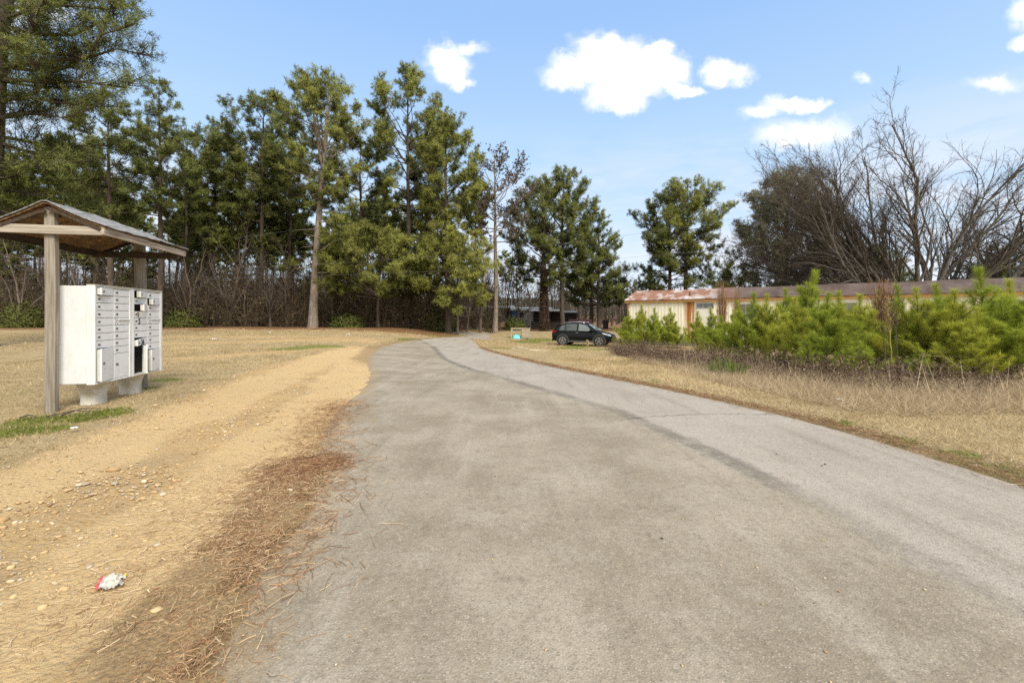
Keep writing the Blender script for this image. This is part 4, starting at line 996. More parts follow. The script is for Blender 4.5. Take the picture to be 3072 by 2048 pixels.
M_DARKWOOD = wood_mat('shade_darkened_board', (.035, .026, .018), (.085, .062, .042), (.035, .027, .02), 'x')  # boards under the roof, colour darkened to stand for its shade
def osb():
    t = NT('chipboard'); p = t.pos((1, 1.6, 1)); v = t.voro(p, 26); sx = t.n('SeparateXYZ'); t.l(v.outputs['Color'], sx.inputs[0])
    c = t.mix(sx.outputs[0], (.085, .048, .022), (.26, .16, .078)); c = t.mix(t.math('MULTIPLY', t.ramp(t.noise(t.pos(), 4, 4, .6), .45, .65), .6), c, (.09, .055, .03))
    return t.bsdf(c, .9, 0, t.bump(sx.outputs[1], .3, .004), .1)
def box_paint():
    t = NT('white_enamel'); p = t.pos(); n = t.noise(t.pos((1, 1, .45)), 5, 6, .65); n2 = t.noise(p, 40, 4, .7)
    c = t.mix(t.ramp(n, .42, .75), (.66, .67, .67), (.56, .57, .55)); c = t.mix(t.math('MULTIPLY', t.ramp(n2, .62, .85), .14), c, (.45, .45, .38))
    return t.bsdf(c, .45, 0, None, .4)
M_BOX = box_paint(); M_BOXT = plain('cream_edge', (.55, .535, .46), (.44, .43, .35), 20, .6)
M_DARK = plain('recess_shade_and_grille', (.012, .011, .010), (.02, .018, .016), 6, .9)  # near-black put in for the shade in recesses; also the grille's black
M_LOCK = plain('worn_metal', (.10, .10, .10), (.24, .24, .23), 60, .4, .6)
M_INK = plain('black_marker', (.012, .012, .013), (.015, .015, .016), 6, .7)
M_PED = plain('pedestal_paint', (.62, .61, .57), (.43, .40, .32), 7, .5, spec=.35)
DV = np.array([-.223, .975]); NV = np.array([.975, .223]); RZ = math.atan2(.975, -.223)

def text_mesh(txt, size, mat, parent, loc, rot, name='number'):
    cu = bpy.data.curves.new('tmp', 'FONT'); cu.body = txt; cu.size = size; cu.extrude = .0006; cu.offset = .0035; cu.align_x = 'LEFT'
    o = bpy.data.objects.new('tmp', cu); COL.objects.link(o)
    me = bpy.data.meshes.new_from_object(o.evaluated_get(bpy.context.evaluated_depsgraph_get())); bpy.data.objects.remove(o); bpy.data.curves.remove(cu)
    me.name = name; me.materials.clear(); me.materials.append(mat)
    o = bpy.data.objects.new(name, me); COL.objects.link(o); o.parent = parent; o.location = loc; o.rotation_euler = rot; return o

def mailbox_unit(label, pos, cols, numbers):
    t = thing('mailbox_unit', label, 'mailbox', tuple(pos), RZ, 'cluster mailboxes')
    Z0, Z1, W = .33, 1.55, .3875
    m = MB(); m.box((0, .035, (Z0 + Z1) / 2), (W * 2 - .03, .39, Z1 - Z0 - .02)); m.build('cabinet', M_BOX, t, bevel=.012)
    m = MB()                                                     # face frame
    m.box((-W + .0175, -.195, (Z0 + Z1) / 2), (.035, .09, Z1 - Z0)); m.box((W - .03, -.195, (Z0 + Z1) / 2), (.06, .09, Z1 - Z0))
    m.box((-.0125, -.195, Z1 - .012), (W * 2 - .095, .087, .024)); m.box((-.0125, -.195, Z0 + .012), (W * 2 - .095, .087, .024)); m.box((-.008, -.190, (Z0 + Z1) / 2), (.018, .076, Z1 - Z0 - .049))
    m.build('face_frame', M_BOX, t, bevel=.006)
    m = MB(); m.box((-.0125, -.202, Z1 + .004), (W * 2 - .02, .10, .008)); m.build('drip_edge', M_BOXT, t)
    m = MB(); m.box((-.0125, -.165, (Z0 + Z1) / 2), (W * 2 - .11, .006, Z1 - Z0 - .06)); m.build('interior_shade', M_DARK, t)  # dark sheet behind the doors, painting the shade of the compartments
    spans = ((-W + .037, -.018), (.003, W - .062))
    for ci, (x0, x1) in enumerate(spans):
        nrow, hrow, spec = cols[ci]; z = Z1 - .027; w = x1 - x0
        for r in range(nrow + 1):
            h = hrow if r < nrow else z - Z0 - .027
            ang, kind = spec.get(r, (0, 'door'))
            zc = z - h / 2; z -= h
            if kind == 'slot':
                d = MB(); d.box((-w / 2, 0, 0), (w - .004, .018, h - .006)); o = d.build('outgoing_slot', M_BOX, t, (x1, -.222, zc), bevel=.002)
                d = MB(); d.box((-w / 2 + .03, -.016, h * .28), (w * .72, .022, .012), rx=R(20)); d.build('slot_hood', M_BOX, o, bevel=.002)
                d = MB()
                for q in ((0, 0), (-1, 1), (1, 1), (-1, -1), (1, -1)): d.tube([(-w + .045 + q[0] * .022, -.013, q[1] * .026), (-w + .045 + q[0] * .022, -.008, q[1] * .026)], .008 if q[0] == 0 else .006, 8)
                d.build('rivets', M_LOCK, o); continue
            d = MB(); d.box((-w / 2, 0, 0), (w - .004, .018, h - .006)); nm = 'mailbox_door' if r < nrow else 'parcel_door'
            o = d.build(nm, M_BOX, t, (x1, -.222 - (.004 if ang else 0), zc), bevel=.003); o.rotation_euler = (0, R(spec.get((r, 'tilt'), 0)), R(ang))
            if ang:
                d = MB(); d.box((-w + .010, .022, 0), (.014, .028, h - .014)); d.build('door_flange', M_BOXT, o); o['label'] = 'small white door standing ajar' if r < nrow else 'large white parcel door hanging open'
            if r < nrow:
                d = MB(); d.tube([(-w + .042, -.016, 0), (-w + .042, -.006, 0)], .0105, 10); d.box((-w + .066, -.0105, .001), (.022, .004, .022)); d.build('lock', M_LOCK, o)
            else:
                d = MB(); d.tube([(-w + .05, -.015, .02), (-w + .05, -.006, .02)], .010, 10); d.box((-w + .062, -.0105, .02), (.05, .004, .03)); d.build('lock', M_LOCK, o)
            if (ci, r) in numbers:
                s, dx, sz = numbers[(ci, r)]; text_mesh(s, sz, M_INK, o, (-w + dx, -.0105, -sz * .36), (R(90), 0, 0), 'painted_number')
    # flared pedestal
    m = MB(); zs = [-.05, .02, .08, .15, .22, .29, .331]; rs = [.142, .14, .132, .13, .140, .165, .19]; P = []
    for z_, r_ in zip(zs, rs):
        for k in range(28):
            a = k * 2 * PI / 28; c, s_ = math.cos(a), math.sin(a); e = .6
            P.append((r_ * math.copysign(abs(c) ** e, c), r_ * .82 * math.copysign(abs(s_) ** e, s_) - .01, z_))
    m.add(P, [[i * 28 + k, i * 28 + (k + 1) % 28, (i + 1) * 28 + (k + 1) % 28, (i + 1) * 28 + k] for i in range(6) for k in range(28)]); m.build('pedestal', M_PED, t, smooth=True)
    m = MB()
    for q in ((-.1, -.12), (.12, -.13), (.1, .12), (-.12, .1)): m.tube([(q[0], q[1], .31), (q[0], q[1], .34)], .012, 6)
    m.build('bolts', plain('rusty_bolt', (.14, .06, .03), (.2, .1, .05), 30, .8), t)
    return t

def make_mailboxes():
    c0 = np.array([-5.10, 5.55]) + DV * .3875 - NV * .23
    b1 = np.array([*c0, float(zt(*c0))]); c1 = c0 + DV * .79; b2 = np.array([*c1, float(zt(*c1)) - .0])
    b1[2] = b2[2] = .13
    mailbox_unit('white cluster mailbox unit next to the near shelter post, one top door ajar', b1,
                 ((8, .0944, {0: (9, 'door'), 8: (9, 'door')}), (9, .094, {4: (0, 'slot')})), {})
    mailbox_unit('white cluster mailbox unit farther along, with numbers 5 and 36 and its parcel door open', b2,
                 ((8, .0944, {0: (13, 'door'), 2: (20, 'door'), 7: (7, 'door'), (7, 'tilt'): -4, 8: (26, 'door')}), (9, .094, {1: (10, 'door'), 4: (0, 'slot'), 9: (8, 'door')})),
                 {(0, 3): ('2', .085, .075), (0, 4): ('5', .105, .115), (0, 7): ('36', .11, .11)})

def make_shelter():
    p = np.array([-5.41, 5.35]); g0 = .14
    t = thing('mailbox_shelter', 'weathered wooden shelter with a sagging gable roof over the white mailboxes', 'shelter', (p[0], p[1], g0), RZ)
    def post(x, h, d, lean=0):
        m = MB(); a = np.array([[-d[0]/2,-d[1]/2],[d[0]/2,-d[1]/2],[d[0]/2,d[1]/2],[-d[0]/2,d[1]/2]]); v = []
        for k in range(9):
            z = -.2 + (h + .2) * k / 8; v += [(q[0] + x + lean * (1 - k / 8), q[1] + .004 * math.sin(k), z) for q in a]
        m.add(v, [[4*k+i, 4*k+(i+1)%4, 4*k+4+(i+1)%4, 4*k+4+i] for k in range(8) for i in range(4)]); m.add(v[-4:], [[0, 1, 2, 3]])
        o = m.build('post', M_POST, t, bevel=.006); return o
    post(0, 2.435, (.075, .105)); post(1.80, 2.40, (.10, .12), .07)
    EZ, RZ_, HW, X0, X1 = 2.215, 2.475, .58, -.10, 1.93
    sl = math.atan2(RZ_ - EZ, HW)
    # the roof, sagging a little between the rafters, turned-down lip at the ridge
    n = 24; nx = 16; xs = np.linspace(X0, X1, nx)
    def sheet(off, th, y0, y1, wave, name, mat, over=0):
        m = MB(); V = []
        for lay in (0, 1):
            for i, x in enumerate(np.linspace(X0 - over, X1 + over, nx)):
                for j in range(n):
                    y = y0 + (y1 - y0) * j / (n - 1); z = RZ_ - (abs(y) / HW) * (RZ_ - EZ) * (1.22 if y > 0 else 1) + .012 * math.sin(x * 2.3 + y * 3) - .018 * math.sin(PI * abs(y) / HW) * 1.0 + off + lay * th
                    if wave: z += .008 * (1 if (i % 3 == 0) else 0)
                    V.append((x, y, z))
        N = nx * n; F = []
        for i in range(nx - 1):
            for j in range(n - 1):
                a = i * n + j; F += [[a, a + 1, a + n + 1, a + n], [N + a, N + a + n, N + a + n + 1, N + a + 1]]
        for i in range(nx - 1):
            a = i * n; b = a + n; F += [[a, b, N + b, N + a], [a + n - 1, N + a + n - 1, N + b + n - 1, b + n - 1]]
        for j in range(n - 1):
            a = j; b = (nx - 1) * n + j; F += [[a, N + a, N + a + 1, a + 1], [b, b + 1, N + b + 1, N + b]]
        m.add(V, F); return m.build(name, mat, t, smooth=False)
    dk = sheet(0, .016, -HW, HW, False, 'roof_deck', osb())
    sheet(.020, .010, -HW - .03, HW + .03, True, 'roof_cover', plain('weathered_roofing', (.13, .13, .13), (.32, .32, .315), 7, .9, 0, .15, (1, 4, 1), .08), .02)
    # boards
    def board(name, c, d, mat, **k): m = MB(); m.box(c, d, **k); return m.build(name, mat, t, bevel=.004)
    board('tie_beam', (-.0675, .0, 2.165), (.038, HW * 2 - .02, .10), M_BEAM); board('tie_beam', (1.72, 0, 2.10), (.038, HW * 2 - .02, .09), M_DARKWOOD)
    board('fascia', ((X0 + X1) / 2, -HW + .016, EZ - .050), (X1 - X0, .032, .085), M_FASC); board('fascia', ((X0 + X1) / 2, HW - .016, EZ - .105), (X1 - X0, .032, .085), M_DARKWOOD)
    for x in (X0 + .02, X1 - .02):
        for s in (-1, 1):
            m = MB(); L = math.hypot(HW - .04, RZ_ - EZ); m.box((x, s * (HW - .03) / 2, (RZ_ + EZ) / 2 - .048 - (.03 if s > 0 else 0)), (.030, L - .03, .04), rx=-s * sl); m.build('rafter', M_DARKWOOD, t, bevel=.003)
    board('ridge_block', (.085, 0, 2.40), (.07, .05, .12), M_DARKWOOD)
    # moss and fallen sticks at the foot of the post
    for k, (dx, dy, a, L) in enumerate(((.18, -.25, .3, .5), (-.05, -.3, -.4, .4), (.3, -.2, .9, .35))):
        b = p + np.array([dx, dy]); P = np.array([[0, 0, 0], [L * .5 * math.cos(a), L * .5 * math.sin(a), .05], [L * math.cos(a), L * math.sin(a), .03]])
        o = MB().tube(P, (.008, .007, .003), 5).build('fallen_stick', M_TWIG, None, (b[0], b[1], float(zt(*b)) + .03))
        tag(o, ('fallen twig lying in front of the near shelter post', 'fallen twig lying left at the foot of the near shelter post', 'fallen twig pointing from the post toward the pedestal')[k], 'twig', 'twigs by the shelter post')

# ---------------------------------------------------------------- the car
def make_car():
    body = plain('black_paint', (.004, .0045, .006), (.005, .006, .008), 2, .2, 0, 0, spec=.22)
    glass = plain('car_glass', (.045, .055, .060), (.035, .045, .05), 2, .05, 0, 0, spec=.9)
    glassf = plain('pale_car_glass', (.13, .155, .155), (.10, .125, .125), 2, .06, 0, 0, spec=.9)
    trim = plain('grey_plastic', (.050, .052, .053), (.075, .075, .074), 6, .6)
    tyre = plain('rubber', (.018, .018, .018), (.04, .038, .035), 8, .9); rim = plain('alloy', (.42, .42, .42), (.30, .30, .30), 6, .35, .8); chrome = plain('chrome', (.62, .63, .64), (.5, .5, .52), 6, .2, 1.0)
    p = ground(1752, 1035); f = math.radians(-24)
    t = thing('parked_car', 'black crossover car parked on the grass in front of the young pines', 'car', tuple(p), f)
    St = [(-2.20, .93, .70, .50), (-2.13, 1.03, .82, .34), (-1.95, 1.07, .875, .27), (-1.5, 1.07, .905, .25), (-.8, 1.055, .91, .235), (0, 1.03, .91, .235), (.7, 1.015, .91, .235), (1.05, 1.02, .90, .24), (1.45, .965, .895, .25), (1.80, .895, .87, .26), (2.02, .80, .80, .28), (2.14, .70, .72, .33), (2.20, .58, .60, .40)]
    def ring(zt_, hw, zb):
        h = zt_ - zb
        half = [(0, zb), (hw * .80, zb), (hw * .955, zb + .10 * h), (hw * .995, zb + .30 * h), (hw, zb + .52 * h), (hw * .985, zb + .78 * h), (hw * .945, zb + .93 * h), (hw * .84, zt_), (hw * .4, zt_ + .020), (0, zt_ + .025)]
        return half + [(-y, z) for y, z in half[-2:0:-1]]
    m = MB(); n = 18; V = []
    for x, a, b, c in St: V += [(x, y, z) for y, z in ring(a, b, c)]
    m.add(V, [[i*n+k, i*n+(k+1)%n, (i+1)*n+(k+1)%n, (i+1)*n+k] for i in range(len(St)-1) for k in range(n)])
    m.caps = [(list(range(n)), list(range((len(St)-1)*n, len(St)*n))[::-1], 0)]
    o = m.build('body', body, t, smooth=True); o.modifiers.new('smooth', 'SUBSURF').levels = 1; o.modifiers[-1].render_levels = 2
    # cabin
    ctop = [(-2.02, 1.08), (-1.86, 1.30), (-1.62, 1.50), (-1.2, 1.605), (-.6, 1.655), (-.1, 1.655), (.25, 1.61), (.5, 1.50), (.8, 1.29), (1.12, 1.04)]
    cx = np.array([q[0] for q in ctop]); cz = np.array([q[1] for q in ctop])
    def side(x, fr):   # point on the cabin's side, fr 0 belt .. 1 roof edge
        top = np.interp(x, cx, cz) - .05; bz = 1.02; f2 = fr * max(top - bz, .01) / .585
        return (.875 - .24 * f2 * f2 * .55 - .10 * f2, bz + fr * max(top - bz, .01))
    V = []; n = 13
    for x, z in ctop:
        half = [side(x, k / 5) for k in range(6)]; V += [(x, -y, zz) for y, zz in half] + [(x, 0, max(z, half[-1][1] + .01))] + [(x, y, zz) for y, zz in half[::-1]]
    m = MB(); m.add(V, [[i*n+k, i*n+k+1, (i+1)*n+k+1, (i+1)*n+k] for i in range(len(ctop)-1) for k in range(n-1)]); m.build('cabin', body, t, smooth=True)
    def pane(name, outline, mat, s):
        """outline of (x, fr) on the cabin side; s is -1 right, 1 left; built as a thin slab"""
        m = MB(); c = np.mean(outline, 0); N = len(outline); A = [[x, s * (side(x, fr)[0] + .022), side(x, fr)[1]] for x, fr in outline]; C = [c[0], s * (side(*c)[0] + .034), side(*c)[1]]
        m.add(A + [C], [[k, (k+1) % N, N] for k in range(N)]); return m.build(name, mat, t)
    for s in (-1, 1):
        pane('rear_quarter_window', [(-1.62, .12), (-1.20, .10), (-1.20, .86), (-1.42, .80), (-1.60, .45)], glass, s)
        pane('rear_door_window', [(-1.14, .08), (-.30, .06), (-.30, .90), (-.7, .91), (-1.14, .88)], glass, s)
        pane('front_door_window', [(-.18, .06), (.72, .05), (.66, .45), (.48, .80), (.30, .89), (-.18, .91)], glassf, s)
        m = MB(); m.box((.70, s * .97, 1.06), (.12, .20, .13)); m.build('side_mirror', body, t, bevel=.04)
        m = MB(); k = np.linspace(-1.45, .25, 9); m.tube(np.column_stack([k, np.full(9, s * .60), np.interp(k, cx, cz) + .022]), .020, 6); m.build('roof_rail', chrome, t, smooth=True)
        for x in (-.22, -1.15 + .12):
            m = MB(); m.box((x - .05, s * .915, .93), (.17, .03, .035)); m.build('door_handle', chrome if x > -.5 else body, t, bevel=.01)
        m = MB(); m.box((0, s * .905, .31), (1.9, .05, .13)); m.build('sill_trim', trim, t, bevel=.02)
        # lamps
        m = MB(); m.add([(1.55, s * .895, .86), (1.97, s * .815, .74), (2.12, s * .715, .70), (2.08, s * .70, .775), (1.85, s * .79, .865), (1.5, s * .89, .945)], [[0, 1, 2, 3, 4, 5]]); m.build('headlight', plain('lamp_glass', (.62, .64, .66), (.35, .37, .40), 9, .1, .3), t)
        m = MB(); m.add([(-2.19, s * .66, .93), (-2.155, s * .80, .90), (-1.86, s * .897, .955), (-1.74, s * .893, 1.045), (-2.02, s * .858, 1.055), (-2.185, s * .70, 1.03)], [[0, 1, 2, 3, 4, 5]]); m.build('tail_light', plain('red_lens', (.42, .012, .022), (.5, .02, .03), 9, .15), t)
        m = MB(); m.tube([(2.10, s * .66, .47), (2.145, s * .65, .47)], .06, 12); m.build('fog_light', chrome, t)
        for x in (-1.33, 1.31):
            m = MB(); a = np.linspace(-.12 * PI, 1.12 * PI, 20); V = []
            for q in a:
                for r_, yy in ((.355, .80), (.405, .915), (.445, .925), (.46, .905)): V.append((x + r_ * math.cos(q), s * yy, .35 + r_ * math.sin(q)))
            m.add(V, [[i*4+k, i*4+k+1, i*4+k+5, i*4+k+4] for i in range(19) for k in range(3)]); m.build('wheel_arch', trim, t, smooth=True)
            m = MB(); m.tube([(x, s * .60, .36), (x, s * .915, .36)], .395, 24); m.build('wheel_well_shade', M_DARK, t)  # black drum in place of a hollow arch, painting its shade
            w = MB(); prof = [(.22, .72), (.335, .715), (.35, .75), (.35, .90), (.335, .930), (.255, .935), (.245, .925)]; V = []
            for i in range(28):
                q = i * 2 * PI / 28; V += [(x + r_ * math.cos(q), s * yy, .35 + r_ * math.sin(q)) for r_, yy in prof]
            w.add(V, [[i*7+k, i*7+k+1, ((i+1)%28)*7+k+1, ((i+1)%28)*7+k] for i in range(28) for k in range(6)]); wo = w.build('wheel', tyre, t, smooth=True)
            r2 = MB(); r2.tube([(x, s * .921, .35), (x, s * .924, .35)], .243, 24, mi=1)
            for i in range(28):
                q = i * 2 * PI / 28; q2 = q + 2 * PI / 28
                r2.add([(x + r_ * math.cos(qq), s * .933, .35 + r_ * math.sin(qq)) for qq in (q, q2) for r_ in (.215, .252)], [[0, 1, 3, 2]])
            for i in range(5):
                q = i * 2 * PI / 5 + .3
                for dq in (-.13, .13):
                    d = np.array([math.cos(q + dq), math.sin(q + dq)]); e = np.array([-d[1], d[0]]); r2.add([(x + (d * a_ + e * b_)[0], s * .937, .35 + (d * a_ + e * b_)[1]) for a_, b_ in ((.03, -.02), (.235, -.013), (.235, .013), (.03, .02))], [[0, 1, 2, 3]])
            r2.tube([(x, s * .92, .35), (x, s * .94, .35)], .045, 12); r2.build('rim', [rim, M_DARK], wo)
    # windscreen and back window
    m = MB(); m.add([(.46, -.60, 1.505), (.46, .60, 1.505), (1.10, .80, 1.065), (1.10, -.80, 1.065)], [[0, 1, 2, 3]]); o = m.build('windshield', glassf, t); o.location = (.018, 0, .022)
    m = MB(); m.add([(-1.66, -.62, 1.475), (-1.66, .62, 1.475), (-2.0, .74, 1.12), (-2.0, -.74, 1.12)], [[3, 2, 1, 0]]); o = m.build('rear_window', glass, t); o.location = (-.025, 0, .018)
    m = MB(); m.box((-1.66, 0, 1.545), (.30, 1.15, .035), ry=R(-8)); m.build('spoiler', body, t, bevel=.012)
    m = MB(); m.box((2.155, 0, .56), (.05, .95, .17)); m.build('grille', M_DARK, t, bevel=.02)
    m = MB(); m.box((2.10, 0, .33), (.14, 1.25, .14)); m.build('front_bumper', trim, t, bevel=.04); m = MB(); m.box((-2.14, 0, .40), (.14, 1.50, .20)); m.build('rear_bumper', trim, t, bevel=.05)
    m = MB(); m.box((2.19, 0, .66), (.015, .16, .10)); m.build('grille_badge', chrome, t, bevel=.01)

# ---------------------------------------------------------------- mobile homes
def siding_mat():
    t = NT('cream_siding'); p = t.pos((1, 1, .12)); n = t.noise(p, 5.5, 6, .7); n2 = t.noise(t.pos((1, 1, .06)), 14, 4, .7)
    c = t.mix(t.ramp(n, .42, .75), (.80, .76, .62), (.66, .58, .40)); c = t.mix(t.math('MULTIPLY', t.ramp(n2, .58, .78), .35), c, (.50, .40, .22))
    a = t.attr('tint'); r = t.ramp(t.math('ADD', a, t.math('MULTIPLY', t.math('SUBTRACT', n2, .5), .9)), .35, .85)
    c = t.mix(r, c, (.36, .135, .03)); c = t.mix(t.ramp(a, .95, 1.35), c, (.20, .065, .018))
    return t.bsdf(c, .6, 0, None, .3)
def roof_mat():
    t = NT('rusty_roof'); a = t.attr('tint'); n = t.noise(t.pos((1, .5, 1)), 1.1, 5, .65); n2 = t.noise(t.pos(), 7, 5, .65)
    left = t.mix(t.ramp(n, .46, .62), (.27, .135, .085), (.54, .49, .47)); left = t.mix(t.math('MULTIPLY', t.ramp(n2, .5, .7), .6), left, (.24, .11, .065))
    right = t.mix(t.ramp(n, .35, .7), (.085, .058, .048), (.150, .112, .098)); right = t.mix(t.math('MULTIPLY', t.ramp(n2, .5, .7), .4), right, (.13, .08, .06))
    c = t.mix(t.ramp(t.math('ADD', a, t.math('MULTIPLY', t.math('SUBTRACT', n, .5), .22)), .20, .34), left, right)
    return t.bsdf(c, .7, .1, t.bump(n2, .2, .01), .3)
def make_trailer():
    b = np.array([8.7, 34.0]); g0 = -.78; L = 24.0
    t = thing('mobile_home', 'long cream metal mobile home with a rusty roof behind the young pines', 'mobile home', (b[0], b[1], g0), math.atan2(-.564, .826))
    E, B0, D = 3.18, .55, 3.7
    # ribbed siding
    xs = []; ys = []; x = 0.0
    while x < L:
        for dx, y in ((0, 0), (.17, 0), (.185, -.012), (.215, -.012)): xs.append(x + dx); ys.append(y)
        x += .23
    xs.append(L); ys.append(0); xs = np.array(xs); ys = np.array(ys)
    zs = np.linspace(B0, E, 14); X, Z = np.meshgrid(xs, zs); Y = np.broadcast_to(ys, X.shape)
    g = np.random.default_rng(3); st = np.zeros(len(xs))
    for c, w, a in ((4.35, .16, 1.25), (4.62, .10, 1.1), (4.1, .25, .7), (.05, .12, .8), (3.2, .2, .35), (3.7, .12, .5), (6.6, .18, .8), (7.0, .12, .6), (2.3, .15, .3), (9.4, .2, .4), (12, .3, .4), (16, .25, .5), (19, .3, .4)): st = np.maximum(st, a * np.exp(-((xs - c) / w) ** 2))
    tint = st[None] * (.65 + .35 * ss(Z, B0, E)) + .25 * ss(Z, E - .18, E); tint = np.where((X > 4.78) & (X < 5.95), tint * .15, tint)
    i = (np.arange(13)[:, None] * len(xs) + np.arange(len(xs) - 1)[None]).ravel()
    m = MB(); m.add(np.stack([X, Y, Z], -1).reshape(-1, 3), np.stack([i, i + 1, i + len(xs) + 1, i + len(xs)], -1), tint.ravel()); SM = siding_mat(); m.build('siding', SM, t)
    m = MB(); m.add([(0, .0, B0), (0, D, B0), (0, D, E), (0, D / 2, E + .68), (0, 0, E)], [[0, 1, 2, 3, 4]]); m.add([(L, 0, B0), (L, D, B0), (L, D, E), (L, D / 2, E + .68), (L, 0, E)], [[4, 3, 2, 1, 0]]); m.add([(0, D, B0), (L, D, B0), (L, D, E), (0, D, E)], [[3, 2, 1, 0]]); m.build('end_wall', SM, t)
    # roof: two slopes with standing seams and a slight sag
    nx = 121; m = MB(); xr = np.linspace(-.28, L + .2, nx)
    for s in (0, 1):
        V = []; T = []
        for x in xr:
            for f in np.linspace(0, 1, 7):
                y = -.16 + f * (D / 2 + .16) if s == 0 else D + .16 - f * (D / 2 + .16)
                xx = x + (0.0 if x > .2 else f * .25); z = E + .06 + f * .80 - .04 * math.sin(x * .5) ** 2 * f + .10 * x / L + (.02 if abs((x + .28) % 1.42) < .10 else 0); V.append((xx, y, z)); T.append(x / L)
        i = (np.arange(nx - 1)[:, None] * 7 + np.arange(6)[None]).ravel(); m.add(V, np.stack([i, i + 1, i + 8, i + 7], -1)[:, ::(1 if s else -1)], T)
    m.build('roof', roof_mat(), t)
    fas = plain('rusty_fascia', (.50, .30, .10), (.34, .17, .055), 3, .7, stretch=(.5, 1, 6)); 
    m = MB(); m.box((L / 2, -.10, E - .025), (L + .5, .12, .13), ry=-.10 / L); m.build('fascia', fas, t, bevel=.01)
    m = MB(); m.box((L / 2, -.165, E + .05), (L + .5, .05, .05), ry=-.10 / L); m.build('gutter', plain('brown_gutter', (.20, .10, .05), (.32, .19, .09), 3, .6), t, bevel=.01)
    m = MB(); m.box((-.02, -.03, (B0 + E) / 2 - .06), (.07, .05, E - B0 - .12)); m.build('corner_trim', fas, t)
    m = MB(); m.box((L / 2, .06, B0 / 2 - .05), (L, .04, B0 + .05)); m.build('skirting', plain('grey_skirt', (.22, .21, .19), (.14, .13, .12), 3, .8), t)
    fr = plain('window_frame', (.50, .50, .48), (.36, .34, .3), 8, .4, .5); gl = plain('dark_window_glass', (.05, .055, .06), (.12, .12, .12), 3, .08, spec=.8)
    for x0, x1, z0, z1 in ((4.80, 5.95, 2.62, 2.96), (7.45, 8.5, 1.95, 2.86), (12.7, 13.6, 1.95, 2.86), (16.4, 17.4, 1.95, 2.86), (20, 21, 1.95, 2.86)):
        m = MB(); xc, zc, w, h = (x0 + x1) / 2, (z0 + z1) / 2, x1 - x0, z1 - z0
        m.box((xc, -.035, z1), (w, .05, .05)); m.box((xc, -.035, z0), (w, .06, .05)); m.box((x0 + .02, -.035, zc), (.04, .05, h - .052)); m.box((x1 - .02, -.035, zc), (.04, .05, h - .052)); m.box((xc - w * .1, -.036, zc), (.03, .045, h - .052))
        wo = m.build('window', fr, t); m = MB(); m.box((xc, -.024, zc), (w - .02, .006, h - .02)); m.build('pane', gl, wo)
    m = MB(); m.box((5.38, -.032, 1.62), (1.12, .03, 1.92)); d = m.build('door_panel', plain('white_panel', (.70, .69, .62), (.6, .58, .48), 3, .5), t, bevel=.01)
    m = MB(); m.tube([(5.45 - 1.2, .55, E + .35), (5.45 - 1.2, .55, E + .62)], .05, 10); m.build('vent_pipe', plain('vent', (.06, .05, .045), (.1, .08, .07), 5, .7), t)
    # downspout-like black pole at the near corner
    q = np.array([8.35, 33.9]); o = MB().tube([(0, 0, -.2), (0, 0, 3.0)], .035, 8).build('thin_pole', plain('black_pole', (.02, .02, .02), (.03, .03, .03), 5, .6), None, (q[0], q[1], float(zt(*q))))
    tag(o, 'thin black pole standing at the left corner of the cream mobile home', 'pole')

def make_far_homes():
    white = plain('chalky_roof', (.62, .62, .60), (.42, .40, .37), 3, .6); wall = plain('dull_siding', (.34, .34, .33), (.22, .21, .20), 2, .7); wall2 = plain('grey_blue_siding', (.30, .33, .36), (.42, .42, .42), 2, .7); dark = plain('porch_shade_and_shed', (.035, .03, .028), (.06, .05, .045), 2, .9)  # the near-black serves painted porch shade, the rail and the shed walls
    def home(label, pa, ya, pb, yb, roof_y, wl):
        a = at(pa, ya); b = at(pb, yb); d = b - a; L = math.hypot(d[0], d[1]); t = thing('mobile_home', label, 'mobile home', tuple(a), math.atan2(d[1], d[0]))
        H = up(roof_y, (ya + yb) / 2) - a[2]
        m = MB(); m.box((L / 2, 1.6, H / 2 + .2), (L, 3.2, H - .3)); m.build('wall', wl, t)
        m = MB(); m.prism([(-.2, H - .12), (1.6, H + .22), (3.4, H - .12), (3.4, H - .2), (-.2, H - .2)], -.2, L + .2, 'x'); m.build('roof', white, t)
        return t, L, H
    home('far white roofed mobile home left of the blue doored one', 1330, 60, 1530, 58, 922, wall)
    t, L, H = home('far grey mobile home with a blue door and dark porch', 1537, 57, 1645, 56, 926, wall2)
    gl = plain('far_glass', (.03, .03, .035), (.05, .05, .05), 2, .2)
    m = MB(); m.box((.35, -.03, 1.45), (.55, .06, 1.9)); d = m.build('door', plain('blue_door', (.03, .13, .36), (.04, .16, .42), 3, .5), t); m = MB(); m.box((1.2, -.03, 1.75), (.75, .06, .8)); w = m.build('window', white, t); m = MB(); m.box((1.2, -.064, 1.75), (.6, .01, .66)); m.build('pane', gl, w)
    m = MB(); m.box((4.6, -1.3, 2.28), (3.9, 2.6, .08), rx=R(4)); m.build('porch_roof', white, t)
    m = MB(); m.box((4.6, -.05, 1.2), (3.8, .08, 1.9)); m.build('porch_back_shade', dark, t)  # dark panel on the wall, painting the shade under the porch roof
    for x in (2.75, 4.4, 6.4):
        m = MB(); m.box((x, -2.45, 1.1), (.10, .10, 2.25)); m.build('porch_post', wall, t)
    m = MB(); m.box((4.6, -2.45, .55), (3.9, .05, .7)); m.build('porch_rail', dark, t)
    # dark shed beyond it
    a = at(1690, 58); s = thing('shed', 'small dark shed right of the porch, behind the roof of the black car', 'shed', tuple(a)); m = MB(); m.box((.6, 1, 1.05), (2.3, 2, 2.1)); m.build('wall', dark, s); m = MB(); m.box((.6, 1, 2.15), (2.6, 2.3, .09), rx=R(5)); m.build('roof', wall, s)

